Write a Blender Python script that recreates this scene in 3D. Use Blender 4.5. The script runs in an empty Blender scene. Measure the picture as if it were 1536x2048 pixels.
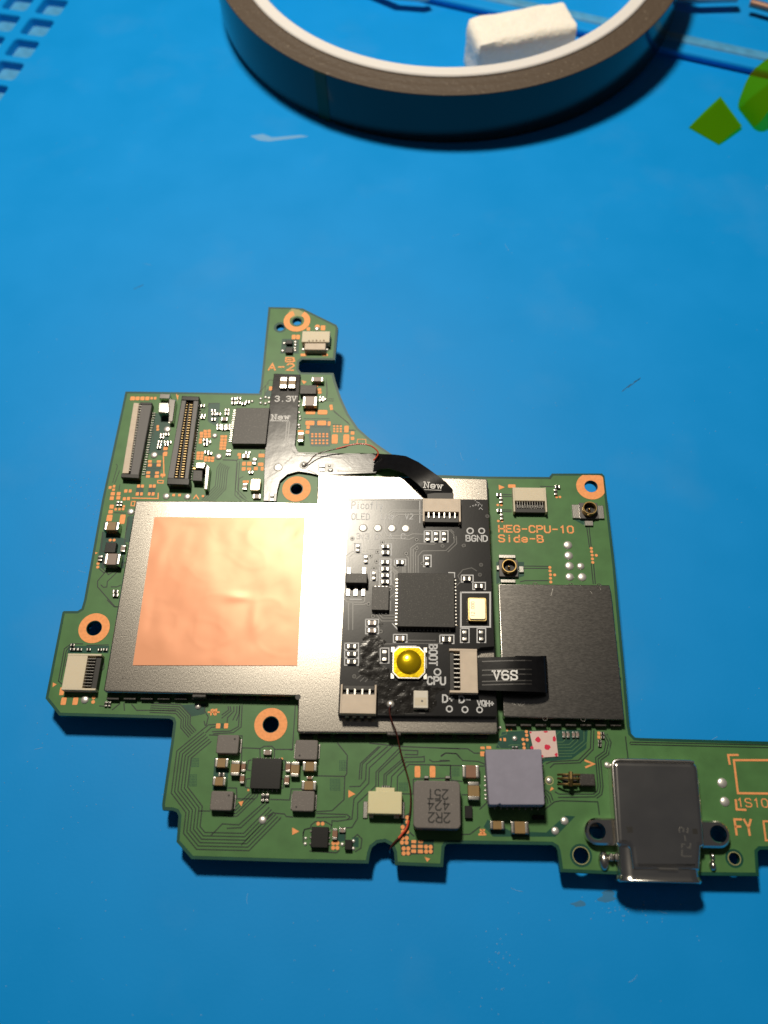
import bpy, math, random
from mathutils import Matrix, Vector
from mathutils.geometry import tessellate_polygon

random.seed(7)
S = 0.1                      # scene units per millimetre; every number below is in millimetres
sc = bpy.context.scene

# ------------------------------------------------------------------ camera
# calibrated from the photograph: the copper square, the 7 mm chip and the mounting rings
FPX, TH, ROLL, YAW, HC = 1710.97, math.radians(63.6966), math.radians(-2.9269), math.radians(-4.0047), 102.3
TILT, Z0 = math.radians(2.0), 3.4          # the board lies slightly tilted on the parts of its underside
A = Matrix(((1, 0, 0), (0, math.sin(TH), -math.cos(TH)), (0, math.cos(TH), math.sin(TH))))
CAMR = Matrix.Rotation(-YAW, 3, 'Z') @ A @ Matrix.Rotation(ROLL, 3, 'Z')
def _ray(px, py):
    return CAMR @ Vector((px - 768, 1024 - py, -FPX))
_d = _ray(768, 1300)
CAMP = -_d * (HC / -_d.z); CAMP.z = HC
BF = Matrix.Translation((0, 0, Z0 * S)) @ Matrix.Rotation(TILT, 4, 'X')      # board frame in the world (mat top is z = 0)
BF3 = Matrix.Rotation(TILT, 3, 'X')
CAMW = BF3 @ CAMP + Vector((0, 0, Z0))

cd = bpy.data.cameras.new('camera'); cam = bpy.data.objects.new('camera', cd); sc.collection.objects.link(cam)
cd.sensor_fit = 'VERTICAL'; cd.sensor_height = 36.0; cd.lens = FPX / 2048 * 36.0
cd.clip_start = 0.05; cd.clip_end = 2000
cam.matrix_world = Matrix.Translation(CAMW * S) @ (BF3 @ CAMR).to_4x4()
cd.dof.use_dof = True; cd.dof.focus_distance = 109 * S
cd.dof.aperture_fstop = cd.lens * 1e-3 / (1.3 * S)
sc.camera = cam

# ------------------------------------------------------------------ world, lamp, exposure
w = bpy.data.worlds.new('World'); sc.world = w; w.use_nodes = True
w.node_tree.nodes['Background'].inputs[0].default_value = (0.95, 0.95, 1.0, 1)
w.node_tree.nodes['Background'].inputs[1].default_value = 0.042
ld = bpy.data.lights.new('desk_lamp_light', 'AREA'); ld.shape = 'DISK'; ld.size = 44 * S
ld.energy = 11800 * (S / 0.1) ** 2; ld.color = (1.0, 0.90, 0.74)
lamp = bpy.data.objects.new('desk_lamp_light', ld); sc.collection.objects.link(lamp)
LP = BF3 @ Vector((-46, 160, 288)) + Vector((0, 0, Z0))
lamp.location = LP * S
lamp.rotation_euler = (Vector((0, 45, 0)) - LP).to_track_quat('-Z', 'Y').to_euler()
sc.view_settings.view_transform = 'Standard'; sc.view_settings.look = 'None'
sc.view_settings.exposure = 0.0; sc.view_settings.gamma = 1.0; sc.view_settings.use_curve_mapping = False
sc.render.engine = 'CYCLES'

# ------------------------------------------------------------------ survey: points of the photograph on known planes
SH = {'-': (0, 0, 1.0), 'A': (500, 590, 5.12), 'B': (200, 760, 5.12), 'C': (420, 760, 5.12), 'D': (640, 860, 5.12), 'E': (80, 1000, 5.12),
      'F': (80, 1200, 5.12), 'G': (660, 960, 5.12), 'H': (660, 1180, 5.12), 'I': (900, 920, 4.267), 'J': (840, 1200, 5.12),
      'K': (300, 1380, 4.8), 'L': (580, 1420, 4.518), 'M': (880, 1430, 4.518), 'N': (1140, 1440, 3.879), 'P': (960, 1140, 4.8)}
def P(t, x, y, z=0.0):
    """point of sheet t on the plane z mm above the board's top face, in board millimetres"""
    o = SH[t]; d = _ray(o[0] + x / o[2], o[1] + y / o[2]); k = (CAMP.z - z) / -d.z
    return CAMP + d * k
def W(px, py, z=0.0):
    """the same on the mat (world millimetres)"""
    d = BF3 @ _ray(px, py); return CAMW + d * ((CAMW.z - z) / -d.z)
def R(t, x0, y0, x1, y1, z=0.0):
    """rectangle seen in sheet t on plane z -> centre x, y, width, depth"""
    xm, ym = (x0 + x1) / 2, (y0 + y1) / 2
    l, r, a, b = P(t, x0, ym, z), P(t, x1, ym, z), P(t, xm, y0, z), P(t, xm, y1, z)
    return (l.x + r.x) / 2, (a.y + b.y) / 2, r.x - l.x, a.y - b.y

# ------------------------------------------------------------------ materials
def mat(name, col, rough=0.5, metal=0.0, coat=0.0, bump=0.0, bscale=40.0, vary=0.0, vscale=20.0, spec=0.5, speck=None, stretch=None, rvary=0.0, trans=0.0, ior=1.45, sss=0.0, detail=3.0):
    m = bpy.data.materials.new(name); m.use_nodes = True
    nt = m.node_tree; b = nt.nodes['Principled BSDF']; I = b.inputs
    I['Base Color'].default_value = (*col, 1); I['Roughness'].default_value = rough; I['Metallic'].default_value = metal
    I['Coat Weight'].default_value = coat; I['Coat Roughness'].default_value = 0.12; I['Specular IOR Level'].default_value = spec
    I['Transmission Weight'].default_value = trans; I['IOR'].default_value = ior
    if sss: I['Subsurface Weight'].default_value = sss; I['Subsurface Radius'].default_value = (1, .8, .6); I['Subsurface Scale'].default_value = 1.5 * S
    tc = nt.nodes.new('ShaderNodeTexCoord'); src = tc.outputs['Object']
    if stretch:
        mp = nt.nodes.new('ShaderNodeMapping'); mp.inputs['Scale'].default_value = stretch
        nt.links.new(src, mp.inputs[0]); src = mp.outputs[0]
    def noise(sc_, det=detail):
        n = nt.nodes.new('ShaderNodeTexNoise'); n.inputs['Scale'].default_value = sc_ * (0.1 / S); n.inputs['Detail'].default_value = det
        nt.links.new(src, n.inputs['Vector']); return n
    out = None
    if vary:
        n = noise(vscale); r = nt.nodes.new('ShaderNodeMapRange')
        r.inputs[1].default_value = .3; r.inputs[2].default_value = .7; r.inputs[3].default_value = 1 - vary; r.inputs[4].default_value = 1 + vary
        nt.links.new(n.outputs['Fac'], r.inputs[0])
        mx = nt.nodes.new('ShaderNodeVectorMath'); mx.operation = 'SCALE'; mx.inputs[0].default_value = col
        nt.links.new(r.outputs[0], mx.inputs['Scale']); out = mx.outputs[0]; nt.links.new(out, I['Base Color'])
        if rvary:
            r2 = nt.nodes.new('ShaderNodeMapRange'); r2.inputs[1].default_value = .3; r2.inputs[2].default_value = .7
            r2.inputs[3].default_value = rough - rvary; r2.inputs[4].default_value = rough + rvary
            nt.links.new(n.outputs['Fac'], r2.inputs[0]); nt.links.new(r2.outputs[0], I['Roughness'])
    if speck:
        scl, thr, scol = speck
        n = noise(scl, 2.0); r = nt.nodes.new('ShaderNodeMapRange'); r.inputs[1].default_value = thr; r.inputs[2].default_value = thr + .06
        nt.links.new(n.outputs['Fac'], r.inputs[0])
        mx = nt.nodes.new('ShaderNodeMix'); mx.data_type = 'RGBA'; mx.inputs['A'].default_value = (*col, 1); mx.inputs['B'].default_value = (*scol, 1)
        if out: nt.links.new(out, mx.inputs['A'])
        nt.links.new(r.outputs[0], mx.inputs['Factor']); nt.links.new(mx.outputs['Result'], I['Base Color'])
    if bump:
        n = noise(bscale); bp = nt.nodes.new('ShaderNodeBump'); bp.inputs['Strength'].default_value = 1.0; bp.inputs['Distance'].default_value = bump * S
        nt.links.new(n.outputs['Fac'], bp.inputs['Height']); nt.links.new(bp.outputs[0], I['Normal'])
        if coat: nt.links.new(bp.outputs[0], I['Coat Normal'])
    return m

M = {}
M['mask'] = mat('dark_solder_mask', (0.005, 0.060, 0.040), .42, spec=.35, vary=.12, vscale=8)
M['pour'] = mat('green_solder_mask_over_copper', (0.066, 0.168, 0.056), .42, spec=.32, vary=.10, vscale=5, bump=.002, bscale=60)
M['gap'] = mat('dark_gap_in_mask', (0.003, 0.016, 0.010), .5)
M['trace'] = mat('green_trace', (0.055, 0.14, 0.06), .35, coat=.3)
M['copper'] = mat('bare_copper_pad', (0.80, 0.33, 0.125), .55, spec=.25, metal=.1, vary=.10, vscale=30)
M['pale'] = mat('pale_board_core', (0.34, 0.33, 0.15), .6)
M['shield'] = mat('tinned_steel', (0.44, 0.41, 0.365), .225, metal=1, bump=.0028, bscale=130, vary=.15, vscale=80, stretch=(2.2, .8, 1), rvary=.05)
M['shield2'] = mat('dull_tinned_steel', (0.27, 0.257, 0.24), .235, metal=1, bump=.0013, bscale=130, vary=.10, vscale=45, stretch=(.6, 1.8, 1), rvary=.015, detail=6)
M['solder'] = mat('solder', (0.80, 0.78, 0.74), .38, metal=.75, bump=.006, bscale=40)
M['tin'] = mat('tinned_terminal', (0.58, 0.56, 0.52), .27, metal=1, bump=.006, bscale=60)
M['steel'] = mat('connector_steel', (0.70, 0.67, 0.63), .17, metal=1, vary=.03, vscale=4)
M['port'] = mat('plated_port_steel', (0.74, 0.71, 0.66), .17, metal=1, bump=.0006, bscale=3, vary=.03, vscale=3, rvary=.01)
M['gold'] = mat('gold_contact', (0.56, 0.38, 0.15), .30, metal=1)
M['brass'] = mat('dull_brass_contact', (0.34, 0.25, 0.13), .32, metal=1)
M['foil'] = mat('copper_foil', (0.65, 0.290, 0.158), .36, spec=.30, metal=.16, bump=.003, bscale=2.5, vary=.02, vscale=3)
M['chip'] = mat('chip_plastic', (0.016, 0.015, 0.014), .50, spec=.35, bump=.008, bscale=120, speck=(95, .62, (.12, .11, .10)))
M['chip2'] = mat('smooth_chip_plastic', (0.007, 0.007, 0.007), .38, spec=.35, bump=.003, bscale=60)
M['chip3'] = mat('worn_chip_plastic', (0.034, 0.031, 0.029), .46, spec=.4, bump=.006, bscale=90, speck=(70, .61, (.12, .11, .10)))
M['ferrite'] = mat('ferrite', (0.135, 0.120, 0.112), .55, bump=.008, bscale=90, speck=(80, .64, (.28, .25, .23)))
M['tan'] = mat('ceramic_tan', (0.235, 0.145, 0.050), .45, vary=.08)
M['brown'] = mat('ceramic_brown', (0.21, 0.10, 0.055), .45, vary=.08)
M['mauve'] = mat('ceramic_mauve', (0.24, 0.18, 0.155), .42)
M['cream'] = mat('cream_nylon', (0.62, 0.54, 0.40), .5, bump=.004, bscale=60, sss=.15)
M['beige'] = mat('beige_nylon', (0.56, 0.46, 0.36), .48, bump=.003, bscale=60, vary=.06, vscale=10, sss=.12)
M['ivory'] = mat('ivory_nylon', (0.66, 0.60, 0.36), .5, bump=.003, bscale=60, sss=.15)
M['black'] = mat('black_nylon', (0.016, 0.015, 0.014), .5)
M['grey'] = mat('grey_nylon', (0.085, 0.080, 0.082), .45, bump=.004, bscale=40)
M['modmask'] = mat('black_solder_mask', (0.007, 0.007, 0.008), .235, spec=.38, bump=.0015, bscale=40, vary=.2, vscale=6)
M['modtrace'] = mat('black_mask_trace', (0.045, 0.044, 0.043), .30)  # lighter than the mask: glare on the raised traces put into the colour
M['silk'] = mat('silkscreen', (0.55, 0.56, 0.58), .6, bump=.006, bscale=90)
M['ink'] = mat('black_ink', (0.010, 0.010, 0.010), .6)
M['flex'] = mat('black_coverlay', (0.006, 0.006, 0.007), .19, spec=.34, bump=.012, bscale=5, vary=.2, vscale=12)
M['flexline'] = mat('coverlay_trace', (0.016, 0.015, 0.015), .32)
M['fprint'] = mat('white_print', (0.80, 0.80, 0.80), .7)
M['thermal'] = mat('thermal_pad_silicone', (0.235, 0.228, 0.300), .62, bump=.012, bscale=22, vary=.05, vscale=8)
M['paper'] = mat('indicator_paper', (0.66, 0.50, 0.47), .8, bump=.03, bscale=30)
M['reddot'] = mat('red_indicator_ink', (0.60, 0.015, 0.06), .7)
M['wire'] = mat('enamel_wire', (0.060, 0.012, 0.008), .3, coat=.4)
M['redwire'] = mat('red_enamel', (0.62, 0.075, 0.035), .32, coat=.4)
M['flux'] = mat('flux_residue', (0.010, 0.009, 0.008), .18, bump=.012, bscale=40, spec=.4)
M['can'] = mat('crystal_can', (0.62, 0.53, 0.38), .35, metal=.8)
M['canrim'] = mat('crystal_rim', (0.72, 0.53, 0.22), .3, metal=1)
M['led'] = mat('led_body', (0.62, 0.58, 0.50), .5, sss=.1)
M['core'] = mat('white_plastic_core', (0.70, 0.68, 0.67), .45, sss=.1)
M['tapeside'] = mat('tape_layer_edges', (0.075, 0.053, 0.036), .55, bump=.10, bscale=14, speck=(30, .68, (.32, .26, .19)), stretch=(1, 1, 3))
M['foam'] = mat('white_foam', (0.82, 0.78, 0.71), .9, bump=.25, bscale=14, vary=.03, vscale=12, sss=.3)
M['wtool'] = mat('white_tool_plastic', (0.62, 0.64, 0.62), .45)
M['tooltip'] = mat('copper_tool_tip', (0.42, 0.25, 0.19), .4, metal=.8)

def mk_mat_blue():
    m = mat('blue_silicone', (0.001, 0.255, 0.69), .48, spec=.21, bump=.006, bscale=22, vary=.025, vscale=.9, rvary=.05, detail=5)
    nt = m.node_tree; b = nt.nodes['Principled BSDF']; tc = [n for n in nt.nodes if n.type == 'TEX_COORD'][0]
    prev = b.inputs['Base Color'].links[0].from_socket
    # dust specks and faint smears lying on the silicone
    v = nt.nodes.new('ShaderNodeTexVoronoi'); v.inputs['Scale'].default_value = 3.4 * .1 / S; nt.links.new(tc.outputs['Object'], v.inputs['Vector'])
    r = nt.nodes.new('ShaderNodeMapRange'); r.inputs[1].default_value = .028; r.inputs[2].default_value = .010; nt.links.new(v.outputs['Distance'], r.inputs[0])
    n = nt.nodes.new('ShaderNodeTexNoise'); n.inputs['Scale'].default_value = .55 * .1 / S; n.inputs['Detail'].default_value = 6; nt.links.new(tc.outputs['Object'], n.inputs['Vector'])
    r2 = nt.nodes.new('ShaderNodeMapRange'); r2.inputs[1].default_value = .52; r2.inputs[2].default_value = .66; r2.inputs[4].default_value = .55; nt.links.new(n.outputs['Fac'], r2.inputs[0])
    mu = nt.nodes.new('ShaderNodeMath'); mu.operation = 'MULTIPLY'; nt.links.new(r.outputs[0], mu.inputs[0]); nt.links.new(r2.outputs[0], mu.inputs[1])
    r3 = nt.nodes.new('ShaderNodeMapRange'); r3.inputs[1].default_value = .55; r3.inputs[2].default_value = .80; r3.inputs[4].default_value = .06; nt.links.new(n.outputs['Fac'], r3.inputs[0])
    ad = nt.nodes.new('ShaderNodeMath'); ad.operation = 'MAXIMUM'; nt.links.new(mu.outputs[0], ad.inputs[0]); nt.links.new(r3.outputs[0], ad.inputs[1])
    mx = nt.nodes.new('ShaderNodeMix'); mx.data_type = 'RGBA'; mx.inputs['B'].default_value = (.30, .45, .58, 1)
    nt.links.new(prev, mx.inputs['A']); nt.links.new(ad.outputs[0], mx.inputs['Factor']); nt.links.new(mx.outputs['Result'], b.inputs['Base Color'])
    return m
M['blue'] = mk_mat_blue()
M['bluepale'] = mat('scuffed_and_highlit_blue_silicone', (0.06, 0.28, 0.52), .5, bump=.02, bscale=12, vary=.15, vscale=5)  # pale tone serves scuffed compartment floors and the lip's painted highlight
M['scuff'] = mat('pale_scuff', (0.13, 0.34, 0.62), .6)
M['dust'] = mat('dust', (0.16, 0.37, 0.60), .8)
M['dirt'] = mat('dark_smear', (0.01, 0.075, 0.16), .6)
M['stain'] = mat('grey_stain', (0.02, 0.17, 0.36), .6)

def film(name, col, rough, fac, glow=None):
    """thin tinted transparent film: what lies behind shows through its colour"""
    m = bpy.data.materials.new(name); m.use_nodes = True; nt = m.node_tree; nt.nodes.clear()
    o = nt.nodes.new('ShaderNodeOutputMaterial'); t = nt.nodes.new('ShaderNodeBsdfTransparent'); t.inputs[0].default_value = (*col, 1)
    d = nt.nodes.new('ShaderNodeBsdfPrincipled'); d.inputs['Base Color'].default_value = (*glow, 1); d.inputs['Roughness'].default_value = rough
    mx = nt.nodes.new('ShaderNodeMixShader'); mx.inputs[0].default_value = fac
    nt.links.new(t.outputs[0], mx.inputs[1]); nt.links.new(d.outputs[0], mx.inputs[2]); nt.links.new(mx.outputs[0], o.inputs[0])
    return m
M['kapton'] = film('amber_polyimide_film', (.92, .90, .09), .08, .12, (.20, .26, .008))
M['dome'] = mat('amber_film_dome', (0.80, 0.56, 0.004), .22, metal=.75, bump=.03, bscale=9, coat=.6)
def mk_roll():
    m = mat('wound_polyimide_tape', (0.020, 0.017, 0.016), .16, spec=.55)
    return m
M['roll'] = mk_roll()
M['rolledge'] = mat('tape_free_end', (0.020, 0.040, 0.012), .25, spec=.3)

# ------------------------------------------------------------------ mesh building (millimetres)
class MB:
    def __init__(s): s.v = []; s.f = []
    def add(s, vs, fs):
        o = len(s.v); s.v += [tuple(v) for v in vs]; s.f += [tuple(i + o for i in f) for f in fs]; return s
    def prism(s, pts, z0, z1, ch=0.0, cap0=False):
        """closed outline (counter-clockwise) from z0 to z1 with a chamfered top rim"""
        n = len(pts); ls = [(pts, z0)]
        if ch >= .1: ls += [(offset(pts, -ch * (1 - math.cos(a * math.pi / 10))), z1 - ch * (1 - math.sin(a * math.pi / 10))) for a in range(6)]
        elif ch > 0: ls += [(pts, z1 - ch), (offset(pts, -ch * .35), z1 - ch * .35), (offset(pts, -ch), z1)]
        else: ls += [(pts, z1)]
        vs = [(p[0], p[1], z) for (ring, z) in ls for p in ring]; fs = []
        for k in range(len(ls) - 1):
            for i in range(n): j = (i + 1) % n; fs.append((k * n + i, k * n + j, (k + 1) * n + j, (k + 1) * n + i))
        top = [Vector((p[0], p[1], 0)) for p in ls[-1][0]]; b = (len(ls) - 1) * n
        for t in tris([top]): fs.append(tuple(b + i for i in t))
        if cap0: fs += [tuple(reversed(t)) for t in tris([[Vector((p[0], p[1], 0)) for p in pts]])]
        return s.add(vs, fs)
    def box(s, cx, cy, z0, z1, w, d, ch=0.0, r=0.0, rot=0.0, cap0=True):
        return s.prism(rrect(cx, cy, w, d, r, rot), z0, z1, ch, cap0)
    def dome(s, cx, cy, z0, r, h, n=14, k=5, sy=1.0):
        vs = []; fs = []
        for j in range(k):
            a = j / k * math.pi / 2
            for i in range(n):
                t = 2 * math.pi * i / n; vs.append((cx + r * math.cos(a) * math.cos(t), cy + sy * r * math.cos(a) * math.sin(t), z0 + h * math.sin(a)))
        vs.append((cx, cy, z0 + h))
        for j in range(k - 1):
            for i in range(n): q = (i + 1) % n; fs.append((j * n + i, j * n + q, j * n + n + q, j * n + n + i))
        fs += [((k - 1) * n + i, (k - 1) * n + (i + 1) % n, k * n) for i in range(n)]
        return s.add(vs, fs)
    def ribbon(s, pts, wd, z, t=0.012, fn=None):
        """flat raised strip along a polyline"""
        q = [pts[0]]
        for p in pts[1:]:
            if math.hypot(p[0] - q[-1][0], p[1] - q[-1][1]) > 1e-4: q.append(p)
        if len(q) < 2: return s
        n = len(q); L = []; Rr = []
        for i in range(n):
            a = q[max(i - 1, 0)]; b = q[i]; c = q[min(i + 1, n - 1)]
            d1 = unit(b[0] - a[0], b[1] - a[1]) if i else unit(c[0] - b[0], c[1] - b[1])
            d2 = unit(c[0] - b[0], c[1] - b[1]) if i < n - 1 else d1
            tx, ty = unit(d1[0] + d2[0], d1[1] + d2[1]) if abs(d1[0] + d2[0]) + abs(d1[1] + d2[1]) > 1e-6 else d1
            k = wd / 2 / max(.45, abs(d1[0] * tx + d1[1] * ty)); e = 0
            ex = wd * .35 * (-1 if i == 0 else 1 if i == n - 1 else 0)
            L.append((b[0] - ty * k + tx * ex, b[1] + tx * k + ty * ex)); Rr.append((b[0] + ty * k + tx * ex, b[1] - tx * k + ty * ex))
        vs = []
        for i in range(n): vs += [(*L[i], z - .01), (*L[i], z + t), (*Rr[i], z + t), (*Rr[i], z - .01)]
        if fn: vs = [fn(*v) for v in vs]
        fs = []
        for i in range(n - 1):
            a = 4 * i; b = a + 4
            fs += [(a + 1, a + 2, b + 2, b + 1), (a, a + 1, b + 1, b), (a + 2, a + 3, b + 3, b + 2)]
        fs += [(0, 3, 2, 1), (4 * n - 4, 4 * n - 3, 4 * n - 2, 4 * n - 1)]
        return s.add(vs, fs)
    def tube(s, pts, r, n=8):
        pts = [Vector(p) for p in pts]; vs = []; fs = []; m = len(pts)
        for i, p in enumerate(pts):
            d = (pts[min(i + 1, m - 1)] - pts[max(i - 1, 0)]).normalized(); u = d.cross(Vector((.01, .02, 1))).normalized(); v = d.cross(u)
            for k in range(n): a = 2 * math.pi * k / n; vs.append(p + u * r * math.cos(a) + v * r * math.sin(a))
        for i in range(m - 1):
            for k in range(n): q = (k + 1) % n; fs.append((i * n + k, i * n + q, i * n + n + q, i * n + n + k))
        fs += [tuple(range(n))[::-1], tuple((m - 1) * n + k for k in range(n))]
        return s.add(vs, fs)
    def lathe(s, cx, cy, prof, n=40, close=True, a0=0.0, a1=2 * math.pi):
        """profile (radius, z) turned about a vertical axis"""
        full = abs(a1 - a0 - 2 * math.pi) < 1e-6; m = len(prof); cnt = n if full else n + 1; vs = []; fs = []
        for i in range(cnt):
            t = a0 + (a1 - a0) * i / n
            for r, z in prof: vs.append((cx + r * math.cos(t), cy + r * math.sin(t), z))
        for i in range(n):
            q = (i + 1) % cnt
            for k in range(m if close else m - 1):
                l = (k + 1) % m; fs.append((i * m + k, q * m + k, q * m + l, i * m + l))
        return s.add(vs, fs)
    def sheet(s, U, Lo, t=0.1):
        """thick strip between two lists of 3-D edge points"""
        n = len(U); vs = []; fs = []
        for a, b in zip(U, Lo): vs += [a, b, (b[0], b[1], b[2] - t), (a[0], a[1], a[2] - t)]
        for i in range(n - 1):
            a = 4 * i; b = a + 4
            for k in range(4): l = (k + 1) % 4; fs.append((a + k, a + l, b + l, b + k))
        fs += [(0, 3, 2, 1), (4 * n - 4, 4 * n - 3, 4 * n - 2, 4 * n - 1)]
        return s.add(vs, fs)
    def mesh(s, name, base=(0, 0, 0), smooth=None):
        me = bpy.data.meshes.new(name)
        me.from_pydata([((v[0] - base[0]) * S, (v[1] - base[1]) * S, (v[2] - base[2]) * S) for v in s.v], [], s.f); me.update()
        if smooth is not None:
            if smooth <= 50: smooth = 24
            import bmesh
            bm = bmesh.new(); bm.from_mesh(me); bmesh.ops.recalc_face_normals(bm, faces=bm.faces); bm.to_mesh(me); bm.free()
            me.shade_smooth(); me.set_sharp_from_angle(angle=math.radians(smooth))
        return me
def unit(x, y):
    l = math.hypot(x, y) or 1; return x / l, y / l
def tris(loops): return tessellate_polygon(loops)
def area(p): return sum(p[i][0] * p[(i + 1) % len(p)][1] - p[(i + 1) % len(p)][0] * p[i][1] for i in range(len(p))) / 2
def ccw(p): return p if area(p) > 0 else p[::-1]
def offset(p, d):
    """move a counter-clockwise outline outwards by d"""
    n = len(p); o = []
    for i in range(n):
        a, b, c = p[i - 1], p[i], p[(i + 1) % n]
        d1 = unit(b[0] - a[0], b[1] - a[1]); d2 = unit(c[0] - b[0], c[1] - b[1])
        nx, ny = unit(d1[1] + d2[1], -d1[0] - d2[0]); k = d / max(.5, nx * d1[1] - ny * d1[0])
        o.append((b[0] + nx * k, b[1] + ny * k))
    return o
def rrect(cx, cy, w, d, r=0.0, rot=0.0, n=3):
    r = min(r, w * .49, d * .49); p = []
    for sx, sy, a in ((1, 1, 0), (-1, 1, 90), (-1, -1, 180), (1, -1, 270)):
        if r <= 0: p.append((sx * w / 2, sy * d / 2)); continue
        for k in range(n + 1):
            t = math.radians(a + 90 * k / n); p.append((sx * (w / 2 - r) + r * math.cos(t), sy * (d / 2 - r) + r * math.sin(t)))
    c, s_ = math.cos(rot), math.sin(rot)
    return [(cx + x * c - y * s_, cy + x * s_ + y * c) for x, y in p]
def circ(cx, cy, r, n=28): return [(cx + r * math.cos(2 * math.pi * i / n), cy + r * math.sin(2 * math.pi * i / n)) for i in range(n)]

# ------------------------------------------------------------------ scene objects
COL = sc.collection
class Thing:
    def __init__(s, name, label, cat, base=(0, 0, 0), board=True, kind=None):
        s.o = bpy.data.objects.new(name, None); COL.objects.link(s.o); s.base = base
        F = BF if board else Matrix.Identity(4)
        s.o.matrix_world = F @ Matrix.Translation(Vector(base) * S); s.o.empty_display_size = .1
        s.o['label'] = label
        if cat: s.o['category'] = cat
        if kind: s.o['kind'] = kind
    def part(s, name, mb, m, smooth=None, parent=None, kind=None, label=None):
        o = bpy.data.objects.new(name, mb.mesh(name, s.base, smooth)); COL.objects.link(o)
        o.data.materials.append(M[m]); o.parent = parent or s.o
        if smooth is not None and smooth <= 50: wn = o.modifiers.new('weighted', 'WEIGHTED_NORMAL'); wn.keep_sharp = True
        if kind: o['kind'] = kind
        if label: o['label'] = label
        return o
    def share(s, name, me, x, y, z, sx=1, sy=1, sz=1, rot=0, parent=None):
        """an alike piece that shares mesh data"""
        o = bpy.data.objects.new(name, me); COL.objects.link(o); o.parent = parent or s.o
        o.location = ((x - s.base[0]) * S, (y - s.base[1]) * S, (z - s.base[2]) * S); o.scale = (sx, sy, sz); o.rotation_euler = (0, 0, rot)
        return o
def shared(mb, m, name, smooth=None):
    me = mb.mesh(name, (0, 0, 0), smooth); me.materials.append(M[m]); return me

PAD = shared(MB().box(0, 0, 0, .03, 1, 1, .012, .16), 'copper', 'pad_mesh')
PADR = shared(MB().prism(circ(0, 0, .5, 14), 0, .03, .01), 'copper', 'round_pad_mesh')
BALL = shared(MB().dome(0, 0, 0, .5, .42, 16, 6), 'solder', 'solder_mesh', 60)
TERM = shared(MB().box(0, 0, 0, 1, 1, 1, .10, .12), 'tin', 'terminal_mesh', 55)
BODY = {k: shared(MB().box(0, 0, 0, 1, 1, 1, .04, .03), k, k + '_body_mesh', 40) for k in ('tan', 'brown', 'mauve', 'chip2', 'ferrite')}

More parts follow.
